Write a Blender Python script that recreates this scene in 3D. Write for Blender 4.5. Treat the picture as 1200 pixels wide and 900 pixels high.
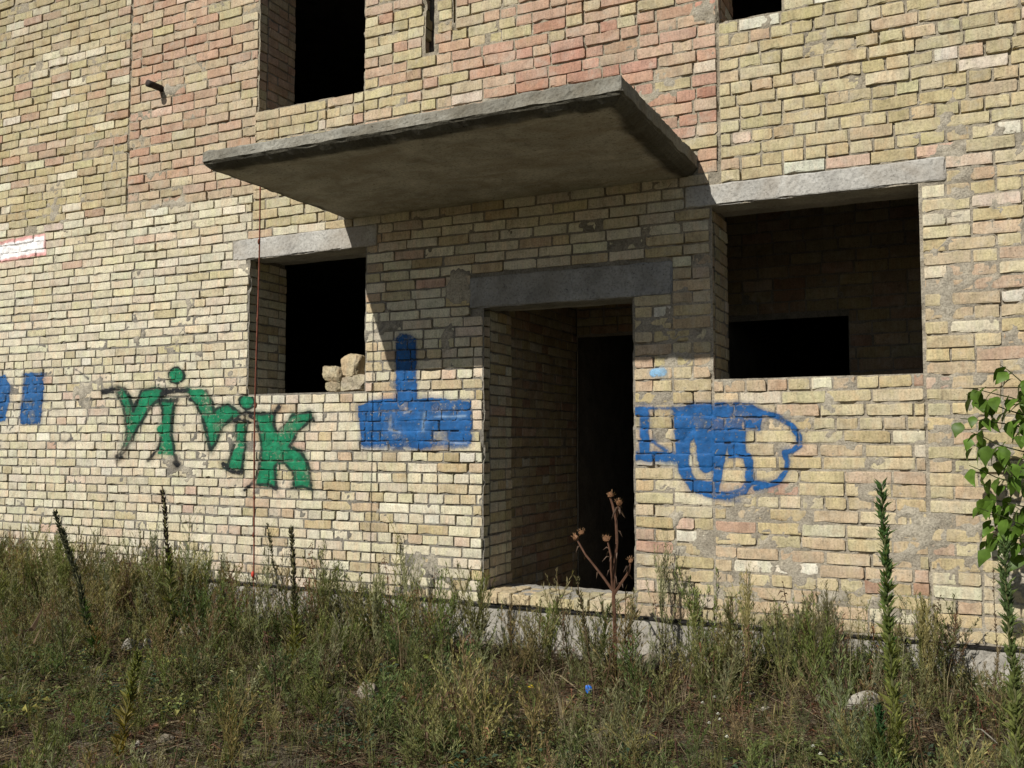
import bpy, bmesh, math, random
import numpy as np
from mathutils import Vector, Matrix
from mathutils.bvhtree import BVHTree

# ------------------------------------------------------------------ clear
for o in list(bpy.data.objects):
    bpy.data.objects.remove(o)
S = bpy.context.scene
COL = S.collection
rng = np.random.default_rng(7)

# ------------------------------------------------------------------ camera
CAM = np.array([2.971, -5.681, 1.385])
YAW, PITCH, ROLL = map(math.radians, (25.811, 3.585, 0.03))
FPX = 1095.5                                    # focal length for a 1200 px wide frame
_f = np.array([-math.sin(YAW) * math.cos(PITCH), math.cos(YAW) * math.cos(PITCH), math.sin(PITCH)])
_r = np.array([math.cos(YAW), math.sin(YAW), 0.0])
_u = np.cross(_r, _f)
_c, _s = math.cos(ROLL), math.sin(ROLL)
RC = np.array([_c * _r + _s * _u, -_s * _r + _c * _u, _f])
cd = bpy.data.cameras.new('camera')
cam = bpy.data.objects.new('camera', cd)
COL.objects.link(cam)
cd.sensor_width = 36.0
cd.lens = FPX / 1200 * 36
cd.clip_start, cd.clip_end = 0.05, 1000
m = Matrix.Identity(4)
for i in range(3):
    m[i][0], m[i][1], m[i][2], m[i][3] = RC[0][i], RC[1][i], -RC[2][i], CAM[i]
cam.matrix_world = m
S.camera = cam

# ------------------------------------------------------------------ light
SUN_TRAVEL = Vector((0.31, 1.0, -0.83)).normalized()
EL = math.asin(-SUN_TRAVEL.z)
AZ = math.atan2(-SUN_TRAVEL.x, -SUN_TRAVEL.y)
world = bpy.data.worlds.new('World')
S.world = world
world.use_nodes = True
wn, wl = world.node_tree.nodes, world.node_tree.links
wn.clear()
sky = wn.new('ShaderNodeTexSky')
sky.sky_type = 'NISHITA'
sky.sun_disc = False
sky.sun_elevation = EL
sky.sun_rotation = AZ
bg = wn.new('ShaderNodeBackground')
bg.inputs[1].default_value = 0.05
wo = wn.new('ShaderNodeOutputWorld')
wl.new(sky.outputs[0], bg.inputs[0])
wl.new(bg.outputs[0], wo.inputs[0])
sd = bpy.data.lights.new('sun', 'SUN')
sd.energy = 4.6
sd.angle = math.radians(0.53)
sd.color = (1.0, 0.955, 0.88)
sun = bpy.data.objects.new('sun', sd)
COL.objects.link(sun)
sun.rotation_euler = SUN_TRAVEL.to_track_quat('-Z', 'Y').to_euler()
sun.location = (-5, -20, 15)
vs = S.view_settings
vs.view_transform = 'Standard'
vs.look = 'None'
vs.exposure = 0.18
vs.gamma = 1.0
vs.use_curve_mapping = False
S.render.engine = 'CYCLES'
S.render.resolution_x, S.render.resolution_y = 1024, 768


# ------------------------------------------------------------------ pixel -> place helpers
def ray(px, py):
    return RC.T @ np.array([(px - 600) / FPX, -(py - 450) / FPX, 1.0])


def onwall(px, py, Y=0.0):
    d = ray(px, py)
    return CAM + d * ((Y - CAM[1]) / d[1])


def proj(p):
    p = np.atleast_2d(np.asarray(p, float))
    c = (p - CAM) @ RC.T
    w = np.maximum(c[:, 2], 1e-3)
    return np.stack([600 + FPX * c[:, 0] / w, 450 - FPX * c[:, 1] / w, c[:, 2]], 1)


# ------------------------------------------------------------------ noise
def _hash(ix, iy, seed):
    h = (ix.astype(np.int64) * 374761393 + iy.astype(np.int64) * 668265263 + seed * 974634541) & 0x7fffffff
    h = ((h ^ (h >> 13)) * 1274126177) & 0x7fffffff
    h = h ^ (h >> 16)
    return (h & 0xffff) / 65535.0


def vnoise(x, y, freq, seed=0):
    x = np.asarray(x, float) * freq
    y = np.asarray(y, float) * freq
    ix, iy = np.floor(x), np.floor(y)
    fx, fy = x - ix, y - iy
    fx = fx * fx * (3 - 2 * fx)
    fy = fy * fy * (3 - 2 * fy)
    a = _hash(ix, iy, seed)
    b = _hash(ix + 1, iy, seed)
    c = _hash(ix, iy + 1, seed)
    d = _hash(ix + 1, iy + 1, seed)
    return (a * (1 - fx) + b * fx) * (1 - fy) + (c * (1 - fx) + d * fx) * fy


def fbm(x, y, freq, seed=0, oct=3):
    t, a, n = 0.0, 1.0, 0.0
    for i in range(oct):
        t = t + a * vnoise(x, y, freq * 2 ** i, seed + 11 * i)
        n += a
        a *= 0.5
    return t / n


# ------------------------------------------------------------------ object helpers
def link(o, parent=None):
    COL.objects.link(o)
    if parent is not None:
        o.parent = parent
    return o


def thing(name, label, cat, loc=(0, 0, 0), rotz=0.0, group=None):
    o = bpy.data.objects.new(name, None)
    o.empty_display_size = 0.1
    link(o)
    o.location = loc
    o.rotation_euler = (0, 0, rotz)
    o['label'], o['category'] = label, cat
    if group:
        o['group'] = group
    return o


def tag(o, label, cat, group=None):
    o['label'], o['category'] = label, cat
    if group:
        o['group'] = group
    return o


def trimesh(name, V, F, C=None, smooth=False):
    V = np.ascontiguousarray(V, np.float32)
    F = np.ascontiguousarray(F, np.int32)
    me = bpy.data.meshes.new(name)
    me.vertices.add(len(V))
    me.vertices.foreach_set('co', V.ravel())
    me.loops.add(len(F) * 3)
    me.loops.foreach_set('vertex_index', F.ravel())
    me.polygons.add(len(F))
    me.polygons.foreach_set('loop_start', np.arange(0, len(F) * 3, 3, dtype=np.int32))
    me.polygons.foreach_set('use_smooth', np.full(len(F), bool(smooth)))
    me.update(calc_edges=True)
    if C is not None:
        a = me.color_attributes.new('tint', 'FLOAT_COLOR', 'POINT')
        C4 = np.ones((len(V), 4), np.float32)
        C4[:, :C.shape[1]] = C
        a.data.foreach_set('color', C4.ravel())
    return me


def obj(name, me, mat=None, parent=None):
    o = bpy.data.objects.new(name, me)
    if mat is not None and len(me.materials) == 0:
        me.materials.append(mat)
    return link(o, parent)


class Acc:
    """collects triangles with a colour per vertex"""
    def __init__(self):
        self.V, self.F, self.C, self.n = [], [], [], 0

    def add(self, V, F, C=None):
        V = np.asarray(V, float)
        F = np.asarray(F, int)
        if C is None:
            C = np.full((len(V), 3), 0.3)
        C = np.asarray(C, float)
        if C.ndim == 1:
            C = np.tile(C, (len(V), 1))
        self.V.append(V)
        self.F.append(F + self.n)
        self.C.append(C)
        self.n += len(V)

    def arrays(self):
        return np.concatenate(self.V), np.concatenate(self.F), np.concatenate(self.C)

    def build(self, name, mat, parent=None, smooth=False):
        V, F, C = self.arrays()
        return obj(name, trimesh(name, V, F, C, smooth), mat, parent)


def gridfaces(nu, nv):
    i = np.arange(nu - 1)[:, None] * nv + np.arange(nv - 1)[None, :]
    i = i.ravel()
    a, b, c, d = i, i + nv, i + nv + 1, i + 1
    return np.concatenate([np.stack([a, b, c], 1), np.stack([a, c, d], 1)])


def rough_box(lo, hi, step=0.04, r=0.01, amp=0.004, seed=1, chip=0.0):
    """rounded, chipped, uneven block as triangles"""
    lo, hi = np.array(lo, float), np.array(hi, float)
    ax = []
    for k in range(3):
        n = max(2, int(round((hi[k] - lo[k] - 2 * r) / step)) + 1)
        g = np.linspace(lo[k] + r, hi[k] - r, n)
        ax.append(np.concatenate([[lo[k]], g, [hi[k]]]))
    A = Acc()
    for k in range(3):
        u, v = (k + 1) % 3, (k + 2) % 3
        U, W_ = np.meshgrid(ax[u], ax[v], indexing='ij')
        for side in (0, 1):
            P = np.zeros((U.size, 3))
            P[:, u], P[:, v], P[:, k] = U.ravel(), W_.ravel(), (hi if side else lo)[k]
            F = gridfaces(len(ax[u]), len(ax[v]))
            if not side:
                F = F[:, ::-1]
            inner = np.clip(P, lo + r, hi - r)
            d = P - inner
            L = np.linalg.norm(d, axis=1, keepdims=True)
            nrm = d / np.maximum(L, 1e-9)
            edge = (np.abs(d) > 1e-9).sum(1) > 1
            q = inner + nrm * r
            n1 = fbm(q[:, 0] * 1.0 + q[:, 2] * .73 + 3.1, q[:, 1] - q[:, 2] * .51, 14, seed) - .5
            n2 = fbm(q[:, 0] + q[:, 2] * .6, q[:, 1] + q[:, 2] * .8, 45, seed + 5) - .5
            disp = amp * (n1 * 1.6 + n2 * 0.8)
            ch = np.clip(fbm(q[:, 0] + q[:, 2], q[:, 1] + q[:, 2] * .4, 9, seed + 9) - .5, 0, 1) * chip * edge
            q = q + nrm * (disp - ch)[:, None]
            A.add(q, F)
    return A


# ------------------------------------------------------------------ materials
def newmat(name):
    mt = bpy.data.materials.new(name)
    mt.use_nodes = True
    nt = mt.node_tree
    nt.nodes.clear()
    out = nt.nodes.new('ShaderNodeOutputMaterial')
    bs = nt.nodes.new('ShaderNodeBsdfPrincipled')
    nt.links.new(bs.outputs[0], out.inputs[0])
    bs.inputs['Roughness'].default_value = 0.9
    bs.inputs['Specular IOR Level'].default_value = 0.2
    return mt, nt, bs, out


def N(nt, t, **kw):
    n = nt.nodes.new(t)
    for k, v in kw.items():
        setattr(n, k, v)
    return n


def noise(nt, vec, scale, detail=3, rough=.55, dist=0):
    n = N(nt, 'ShaderNodeTexNoise')
    n.inputs['Scale'].default_value = scale
    n.inputs['Detail'].default_value = detail
    n.inputs['Roughness'].default_value = rough
    n.inputs['Distortion'].default_value = dist
    nt.links.new(vec, n.inputs['Vector'])
    return n.outputs[0]


def ramp(nt, fac, stops):
    n = N(nt, 'ShaderNodeValToRGB')
    el = n.color_ramp.elements
    while len(el) < len(stops):
        el.new(0.5)
    for e, (p, c) in zip(el, stops):
        e.position = p
        e.color = tuple(c) + (1,) if not isinstance(c, (int, float)) else (c, c, c, 1)
    nt.links.new(fac, n.inputs[0])
    return n.outputs[0]


def mix(nt, a, b, fac, mode='MIX'):
    n = N(nt, 'ShaderNodeMix', data_type='RGBA', blend_type=mode)
    for s, v in ((n.inputs[6], a), (n.inputs[7], b), (n.inputs[0], fac)):
        if isinstance(v, (int, float)):
            s.default_value = v if s == n.inputs[0] else (v, v, v, 1)
        elif isinstance(v, tuple):
            s.default_value = v + (1,)
        else:
            nt.links.new(v, s)
    return n.outputs[2]


def bump(nt, bs, h, strength=.5, dist=.004, prev=None):
    b = N(nt, 'ShaderNodeBump')
    b.inputs['Strength'].default_value = strength
    b.inputs['Distance'].default_value = dist
    nt.links.new(h, b.inputs['Height'])
    if prev is not None:
        nt.links.new(prev, b.inputs['Normal'])
    nt.links.new(b.outputs[0], bs.inputs['Normal'])
    return b.outputs[0]


def worldpos(nt, scale=None):
    g = N(nt, 'ShaderNodeNewGeometry')
    if scale is None:
        return g.outputs['Position']
    mp = N(nt, 'ShaderNodeMapping')
    mp.inputs['Scale'].default_value = scale
    nt.links.new(g.outputs['Position'], mp.inputs[0])
    return mp.outputs[0]


def brick_mat(name, by_object):
    mt, nt, bs, out = newmat(name)
    if by_object:
        t = N(nt, 'ShaderNodeObjectInfo').outputs['Color']
    else:
        t = N(nt, 'ShaderNodeVertexColor', layer_name='tint').outputs[0]
    p = worldpos(nt)
    big = noise(nt, p, 11, 4, .6)
    fine = noise(nt, p, 85, 3, .6)
    c = mix(nt, t, ramp(nt, big, [(.28, .74), (.5, 1.0), (.72, 1.12)]), 1.0, 'MULTIPLY')
    c = mix(nt, c, ramp(nt, fine, [(.3, .72), (.5, 1.0), (.75, 1.15)]), 1.0, 'MULTIPLY')
    band = noise(nt, worldpos(nt, (13, 13, 5)), 1.0, 3, .6, .4)
    c = mix(nt, c, ramp(nt, band, [(.34, (1.04, .90, .82)), (.5, (1, 1, 1)), (.68, (.99, 1.02, .86))]), .5, 'MULTIPLY')
    # vertical drag streaks of the pressed face
    st = noise(nt, worldpos(nt, (70, 70, 9)), 1.0, 3, .6)
    c = mix(nt, c, ramp(nt, st, [(.3, .82), (.52, 1.0), (.8, 1.08)]), 1.0, 'MULTIPLY')
    # mortar dust and lime wash smeared over the faces
    d = ramp(nt, noise(nt, p, 5.5, 5, .68, .6), [(.50, 0.0), (.68, .6)])
    d2 = mix(nt, d, ramp(nt, noise(nt, p, 30, 3, .6), [(.35, 0.15), (.7, 1.0)]), 1.0, 'MULTIPLY')
    c = mix(nt, c, (.43, .40, .33), d2)
    # dark pits
    pit = ramp(nt, noise(nt, p, 130, 2, .5), [(.27, .45), (.36, 1.0)])
    c = mix(nt, c, pit, 1.0, 'MULTIPLY')
    nt.links.new(c, bs.inputs['Base Color'])
    b = bump(nt, bs, noise(nt, p, 170, 3, .6), .55, .004)
    b = bump(nt, bs, st, .35, .004, b)
    bump(nt, bs, noise(nt, p, 40, 4, .65), .35, .005, b)
    bs.inputs['Roughness'].default_value = .93
    return mt


def mortar_mat(name, tinted):
    mt, nt, bs, out = newmat(name)
    p = worldpos(nt)
    t = N(nt, 'ShaderNodeVertexColor', layer_name='tint').outputs[0] if tinted else None
    c = ramp(nt, noise(nt, p, 8, 5, .6), [(.3, (.75, .74, .72)), (.5, (1, 1, 1)), (.7, (1.25, 1.24, 1.2))])
    c = mix(nt, c, t if tinted else (.24, .22, .185), 1.0, 'MULTIPLY')
    c = mix(nt, c, ramp(nt, noise(nt, p, 90, 3, .6), [(.3, .6), (.6, 1.1)]), 1.0, 'MULTIPLY')
    nt.links.new(c, bs.inputs['Base Color'])
    b = bump(nt, bs, noise(nt, p, 120, 4, .7), .8, .006)
    bump(nt, bs, noise(nt, p, 38, 4, .7), .7, .012, b)
    return mt


def concrete_mat(name, base, dark, stain=(.2, .16, .1), stainamt=.3, streak=False, tinted=False, pits=.3):
    mt, nt, bs, out = newmat(name)
    p = worldpos(nt)
    c = ramp(nt, noise(nt, p, 4, 6, .65, .4), [(.3, dark), (.52, base), (.75, tuple(v * 1.25 for v in base))])
    c = mix(nt, c, ramp(nt, noise(nt, p, 70, 3, .7), [(.28, .55), (.5, 1.0), (.8, 1.15)]), 1.0, 'MULTIPLY')
    sp = worldpos(nt, (1.6, 3.2, 2)) if streak else p
    sf = ramp(nt, noise(nt, sp, 1.6, 5, .6, 1.2), [(.42, 0.0), (.66, stainamt)])
    c = mix(nt, c, stain, sf)
    pit = ramp(nt, noise(nt, p, 55, 2, .5), [(.25, pits), (.33, 1.0)])
    c = mix(nt, c, pit, 1.0, 'MULTIPLY')
    if tinted:
        c = mix(nt, c, N(nt, 'ShaderNodeVertexColor', layer_name='tint').outputs[0], 1.0, 'MULTIPLY')
    nt.links.new(c, bs.inputs['Base Color'])
    b = bump(nt, bs, noise(nt, p, 110, 4, .7), .6, .005)
    bump(nt, bs, noise(nt, p, 18, 5, .65), .5, .015, b)
    return mt


def plain_mat(name, col, rough=.8, var=.3, metal=0, scale=30):
    mt, nt, bs, out = newmat(name)
    p = worldpos(nt)
    c = ramp(nt, noise(nt, p, scale, 4, .6), [(.3, tuple(v * (1 - var) for v in col)), (.7, tuple(v * (1 + var) for v in col))])
    nt.links.new(c, bs.inputs['Base Color'])
    bs.inputs['Roughness'].default_value = rough
    bs.inputs['Metallic'].default_value = metal
    bump(nt, bs, noise(nt, p, scale * 4, 3, .6), .4, .004)
    return mt


def leaf_mat(name, rough=.55, trans=.36):
    mt, nt, bs, out = newmat(name)
    t = N(nt, 'ShaderNodeVertexColor', layer_name='tint').outputs[0]
    p = worldpos(nt)
    c = mix(nt, t, ramp(nt, noise(nt, p, 25, 2, .5), [(.3, .7), (.7, 1.25)]), 1.0, 'MULTIPLY')
    nt.links.new(c, bs.inputs['Base Color'])
    bs.inputs['Roughness'].default_value = rough
    tr = N(nt, 'ShaderNodeBsdfTranslucent')
    c2 = mix(nt, c, (1.0, 1.05, .45), 1.0, 'MULTIPLY')
    nt.links.new(c2, tr.inputs[0])
    ms = N(nt, 'ShaderNodeMixShader')
    ms.inputs[0].default_value = trans
    nt.links.new(bs.outputs[0], ms.inputs[1])
    nt.links.new(tr.outputs[0], ms.inputs[2])
    nt.links.new(ms.outputs[0], out.inputs[0])
    return mt


def paint_mat():
    mt, nt, bs, out = newmat('spray_paint')
    v = N(nt, 'ShaderNodeVertexColor', layer_name='tint')
    p = worldpos(nt)
    c = mix(nt, v.outputs[0], ramp(nt, noise(nt, p, 14, 5, .7), [(.3, .6), (.5, 1.0), (.72, 1.6)]), 1.0, 'MULTIPLY')
    nt.links.new(c, bs.inputs['Base Color'])
    bs.inputs['Roughness'].default_value = .6
    tr = N(nt, 'ShaderNodeBsdfTransparent')
    ms = N(nt, 'ShaderNodeMixShader')
    wear = ramp(nt, noise(nt, p, 42, 4, .65), [(.32, .25), (.47, 1.0)])
    mu = N(nt, 'ShaderNodeMath', operation='MULTIPLY')
    nt.links.new(v.outputs[1], mu.inputs[0])
    nt.links.new(wear, mu.inputs[1])
    nt.links.new(mu.outputs[0], ms.inputs[0])
    nt.links.new(tr.outputs[0], ms.inputs[1])
    nt.links.new(bs.outputs[0], ms.inputs[2])
    nt.links.new(ms.outputs[0], out.inputs[0])
    bump(nt, bs, noise(nt, p, 150, 3, .6), .5, .004)
    return mt


def soil_mat():
    mt, nt, bs, out = newmat('soil')
    p = worldpos(nt)
    c = ramp(nt, noise(nt, p, 6, 6, .7), [(.3, (.07, .055, .036)), (.5, (.15, .12, .082)), (.7, (.26, .22, .16))])
    c = mix(nt, c, ramp(nt, noise(nt, p, 60, 4, .7), [(.3, .5), (.65, 1.25)]), 1.0, 'MULTIPLY')
    g = ramp(nt, noise(nt, p, 2.2, 4, .6), [(.45, 0.0), (.65, .6)])
    c = mix(nt, c, (.07, .072, .035), g)
    nt.links.new(c, bs.inputs['Base Color'])
    b = bump(nt, bs, noise(nt, p, 70, 5, .7), .9, .02)
    bump(nt, bs, noise(nt, p, 14, 4, .7), .8, .05, b)
    return mt


M_BRICKO = brick_mat('brick_single', True)
M_BRICK = brick_mat('brick_field', False)
M_MORTAR = mortar_mat('mortar', False)
M_MORTARW = mortar_mat('wall_mortar', True)
M_CONC = concrete_mat('lintel_concrete', (.42, .41, .375), (.30, .29, .265), (.27, .22, .16), .5, pits=.7)
M_CANOPY = concrete_mat('canopy_concrete', (1.0, 1.0, 1.0), (.68, .67, .64), (.55, .47, .36), .55, True, True)
M_OLDCONC = concrete_mat('weathered_concrete', (.30, .30, .29), (.19, .19, .185), (.16, .14, .11), .45)
M_PLINTH = concrete_mat('plinth_concrete', (.36, .34, .30), (.22, .21, .18), (.2, .17, .11), .35)
M_TAR = plain_mat('tar_felt', (.018, .017, .016), .85, .4)
M_RUST = plain_mat('rusty_wire', (.15, .048, .028), .7, .4)
M_IRON = plain_mat('rusty_pipe', (.035, .026, .022), .7, .4)
M_RED = plain_mat('red_plastic', (.42, .05, .03), .5, .2)
M_BLUE = plain_mat('blue_plastic', (.02, .14, .55), .3, .3)
M_STONE = concrete_mat('rubble_stone', (.24, .21, .165), (.15, .13, .10), (.14, .11, .07), .4)
M_PALE = concrete_mat('pale_stone', (.38, .355, .30), (.26, .24, .20), (.2, .165, .12), .4)
M_SOIL = soil_mat()
M_LEAF = leaf_mat('weed_leaf')
M_SAPL = leaf_mat('sapling_leaf', .42, .32)
M_PAINT = paint_mat()
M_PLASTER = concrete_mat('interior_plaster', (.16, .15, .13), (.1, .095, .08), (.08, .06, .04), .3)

# ------------------------------------------------------------------ layout of the facade (metres)
ZP = 0.303
OPENINGS = {                         # x0, x1, z0, z1
    'door': (0.0, 1.083, 0.303, 2.315),
    'win_r': (1.590, 2.778, 1.768, 2.85),
    'win_l': (-2.085, -0.975, 1.757, 2.83),
    'up_l': (-2.03, -1.01, 4.01, 5.35),
    'up_r': (1.645, 2.045, 4.0, 5.35),
    'chase': (-0.485, -0.400, 4.20, 6.25),
    'chase2': (-0.255, -0.225, 4.38, 6.25),
}
BLOCKS = {                           # concrete set into the brickwork
    'lintel_r': (1.43, 2.914, 2.85, 2.984),
    'lintel_l': (-2.255, -0.88, 2.83, 2.992),
    'lintel_d': (-0.10, 1.342, 2.315, 2.528),
    'canopy': (-1.20, 1.51, 3.05, 3.187),
    'lintel_ul': (-2.2, -0.85, 5.35, 5.55),
    'lintel_ur': (1.5, 2.2, 5.35, 5.55),
}
ALLBLK = list(OPENINGS.values()) + list(BLOCKS.values())
X0, X1, ZTOP = -7.6, 4.6, 6.25

CREAM = [(.55, .505, .375), (.565, .525, .395), (.545, .495, .355), (.58, .545, .425), (.525, .47, .325), (.545, .485, .365), (.56, .515, .385)]
TAN = [(.455, .38, .235), (.47, .395, .25), (.44, .36, .21), (.45, .36, .24), (.48, .415, .28), (.445, .345, .235)]
YEL = [(.43, .37, .225), (.445, .385, .24), (.415, .35, .205), (.455, .40, .265), (.425, .355, .225)]
PINK = [(.42, .30, .215), (.43, .325, .235), (.41, .285, .20), (.42, .34, .235), (.425, .35, .24), (.40, .265, .185)]
RED = [(.405, .255, .185), (.42, .275, .20), (.39, .23, .165), (.43, .31, .225), (.415, .285, .205), (.43, .335, .24)]
ODD = [(.50, .37, .28), (.53, .43, .33), (.45, .40, .25), (.47, .41, .26), (.585, .555, .46), (.54, .46, .36)]


def pick(pal, oddp=.08):
    if rng.random() < oddp:
        c = np.array(ODD[rng.integers(len(ODD))])
    else:
        c = np.array(pal[rng.integers(len(pal))])
    return np.clip(c * rng.normal(1.0, .065) * (1 + rng.normal(0, .015, 3)), .03, .75)


def tint_lower_left(x, z):
    return pick(CREAM, .07) if x < -2 else tint_lower_mid(x, z)


def tint_left_high(x, z):
    return pick(YEL if rng.random() < .66 else CREAM if rng.random() < .55 else PINK, .05) * (1 - .16 * np.clip((z - 4.7) / .7, 0, 1))


def tint_lower_mid(x, z):
    return pick(CREAM if rng.random() < .72 else TAN, .10)


def tint_right(x, z):
    return pick(TAN if rng.random() < .84 else CREAM if rng.random() < .5 else PINK, .05)


def tint_right_high(x, z):
    return pick(YEL if rng.random() < .78 else TAN, .06)


def tint_pink(x, z):
    return pick(PINK if rng.random() < .88 else YEL, .03)


def tint_mid_high(x, z):
    r = np.clip((x + .25) / .4, 0, 1) * np.clip((4.25 - z) / .25, 0.3, 1)
    if rng.random() < r * .86:
        return pick(RED, .02)
    return pick(PINK if rng.random() < .62 else YEL, .04)


# panel: x0,x1,z0,z1,course,pattern,tint,proud spread
def pat_left(i, z):
    return ('H' if i % 2 else 'S') if z < 2.02 else ('H' if (i % 7 == 3 and z < 2.5) else 'S')


def pat_alt(i, z):
    return 'H' if i % 2 else 'S'


def pat_str(i, z):
    return 'S'


def pat_mix(i, z):
    return 'M'


def pat_sill(i, z):
    return 'H' if i % 6 == 3 else 'S'


PANELS = [
    (X0, 1.083, ZP, 2.481, .0726, pat_left, tint_lower_left),
    (X0, 1.585, 2.481, 3.06, .0724, pat_str, tint_lower_left),
    (X0, -2.065, 3.06, 3.353, .0733, pat_str, tint_lower_left),
    (1.087, 1.585, ZP, 2.481, .0778, pat_mix, tint_right),
    (1.59, 2.776, ZP, 1.768, .0771, pat_sill, tint_right),
    (2.784, X1, ZP, 2.984, .0766, pat_mix, tint_right),
    (X0, -3.457, 3.353, ZTOP, .0765, pat_str, tint_left_high),
    (-3.444, -2.034, 3.353, ZTOP, .0785, pat_str, tint_pink),
    (-2.06, -1.36, 3.06, 4.01, .0763, pat_mix, tint_right_high),
    (-1.354, -1.012, 3.06, 4.01, .0763, pat_mix, tint_mid_high),
    (-2.03, -1.01, 5.35, ZTOP, .0765, pat_str, tint_pink),
    (-1.008, 1.640, 3.06, ZTOP, .0792, pat_mix, tint_mid_high),
    (1.652, X1, 2.984, 4.0, .0781, pat_alt, tint_right_high),
    (2.05, X1, 4.0, ZTOP, .0781, pat_alt, tint_right_high),
    (1.645, 2.045, 5.35, ZTOP, .0781, pat_str, tint_right_high),
]


def row_spans(x0, x1, kind, i):
    """brick intervals of one course"""
    out = []
    S_, H_ = .250, .1265
    x = x0
    if kind == 'S':
        first = (S_ * (.5 if i % 4 < 2 else 1.0)) if rng.random() < .85 else S_ * rng.uniform(.3, .9)
        L = first
    elif kind == 'H':
        L = H_ * (1.0 if i % 4 == 1 else .55)
    else:
        L = S_ if i % 2 else H_
    last = ''
    while x < x1 - .02:
        e = min(x + L, x1)
        if x1 - e < .045:
            e = x1
        out.append((x, e))
        x = e
        if kind == 'S':
            L = S_ if rng.random() < .965 else H_
        elif kind == 'H':
            L = H_ if rng.random() < .95 else S_ * .7
        else:
            last = 'S' if (last == 'H' and rng.random() < .72) else ('H' if rng.random() < .6 else 'S')
            L = S_ if last == 'S' else H_
        L *= rng.normal(1.0, .02)
    return out


def cut(spans, z0, z1, blocks):
    for bx0, bx1, bz0, bz1 in blocks:
        if min(z1, bz1) - max(z0, bz0) < .22 * (z1 - z0):
            continue
        new = []
        for a, b in spans:
            if b <= bx0 + .004 or a >= bx1 - .004:
                new.append((a, b))
                continue
            if bx0 - a > .035:
                new.append((a, bx0))
            if b - bx1 > .035:
                new.append((bx1, b))
        spans = new
    return spans


# ---- brick shapes: a few stretchers and headers, scaled to each brick
def brick_shape(L, H, nx, nz, depth=.112):
    eu, ew = .011 / L, .011 / H
    us = np.concatenate([[-.5], np.linspace(-.5 + eu, .5 - eu, nx - 1), [.5]])
    ws = np.concatenate([[-.5], np.linspace(-.5 + ew, .5 - ew, nz - 1), [.5]])
    U, Wz = np.meshgrid(us, ws, indexing='ij')
    bu, bw = (np.abs(U) > .49), (np.abs(Wz) > .49)
    ins = rng.uniform(.0006, .0040, U.shape)
    X = U * L - np.sign(U) * bu * ins + (~bu) * rng.normal(0, .003, U.shape)
    Zz = Wz * H - np.sign(Wz) * bw * rng.uniform(.0004, .0034, U.shape)
    Y = rng.normal(0, .0007, U.shape) + (bu | bw) * rng.uniform(.0003, .0022, U.shape)
    for cx in (0, nx):
        for cz in (0, nz):
            if rng.random() < .30:                           # knocked-off corner
                k = rng.uniform(.004, .010)
                X[cx, cz] -= np.sign(us[cx]) * k
                Zz[cx, cz] -= np.sign(ws[cz]) * k * .6
                Y[cx, cz] += k * .5
    if rng.random() < .3:                                    # chipped lower or upper arris
        i = rng.integers(1, nx)
        j = nz if rng.random() < .5 else 0
        Zz[i, j] -= np.sign(ws[j]) * rng.uniform(.003, .007)
        Y[i, j] += rng.uniform(.002, .006)
    V = np.stack([X.ravel(), Y.ravel(), Zz.ravel()], 1)
    F = gridfaces(nx + 1, nz + 1)
    ring = [(i, 0) for i in range(nx + 1)] + [(nx, j) for j in range(1, nz + 1)] + \
           [(i, nz) for i in range(nx - 1, -1, -1)] + [(0, j) for j in range(nz - 1, 0, -1)]
    fi = np.array([i * (nz + 1) + j for i, j in ring])
    back = V[fi].copy()
    back[:, 1] = depth
    back[:, 0] = [us[i] * L for i, j in ring]
    back[:, 2] = [ws[j] * H for i, j in ring]
    n0, k = len(V), len(ring)
    V = np.concatenate([V, back])
    a = np.arange(k)
    b = (a + 1) % k
    side = np.concatenate([np.stack([fi[b], fi[a], n0 + a], 1), np.stack([fi[b], n0 + a, n0 + b], 1)])
    return V, np.concatenate([F, side])


SV = [brick_shape(.240, .066, 6, 3) for _ in range(16)]
HV = [brick_shape(.117, .066, 4, 3) for _ in range(16)]

bricks = []          # (x, z, L, H, y, rot(3), shape kind, shape index, tint)


def lay(panels, blocks, sink, jy=.0026):
    for (x0, x1, z0, z1, c, pat, tint) in panels:
        n = int(round((z1 - z0) / c))
        ch = (z1 - z0) / n
        for i in range(n):
            za, zb = z0 + i * ch, z0 + (i + 1) * ch
            kind = pat(i, za)
            if pat is pat_sill and i == n - 1:
                kind = 'H'
            sp = cut(row_spans(x0, x1, kind, i), za, zb, blocks)
            dz = rng.normal(0, .0012)
            wav = .003 * math.sin(za * 9.1 + x0)
            for a, b in sp:
                j = np.clip(rng.normal(.0085, .0025), .003, .018)
                L, H = b - a - j, ch - np.clip(rng.normal(.0090, .0018), .005, .015)
                if L < .02:
                    continue
                t = tint((a + b) / 2, za)
                k = 'S' if L > .17 else 'H'
                sink.append(((a + b) / 2 + rng.normal(0, .0012), (za + zb) / 2 + dz + wav * math.sin(a * 1.7) + rng.normal(0, .0012), L, H,
                             rng.normal(0, jy * (1.2 if za > 2.9 else 1.0)), (rng.normal(0, .012), rng.normal(0, .008), rng.normal(0, .009)), k, int(rng.integers(16)), t))


lay(PANELS, ALLBLK, bricks)


def rotm(r):
    cx, sx, cy, sy, cz, sz = math.cos(r[0]), math.sin(r[0]), math.cos(r[1]), math.sin(r[1]), math.cos(r[2]), math.sin(r[2])
    Rx = np.array([[1, 0, 0], [0, cx, -sx], [0, sx, cx]])
    Ry = np.array([[cy, 0, sy], [0, 1, 0], [-sy, 0, cy]])
    Rz = np.array([[cz, -sz, 0], [sz, cz, 0], [0, 0, 1]])
    return Rz @ Ry @ Rx


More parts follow.
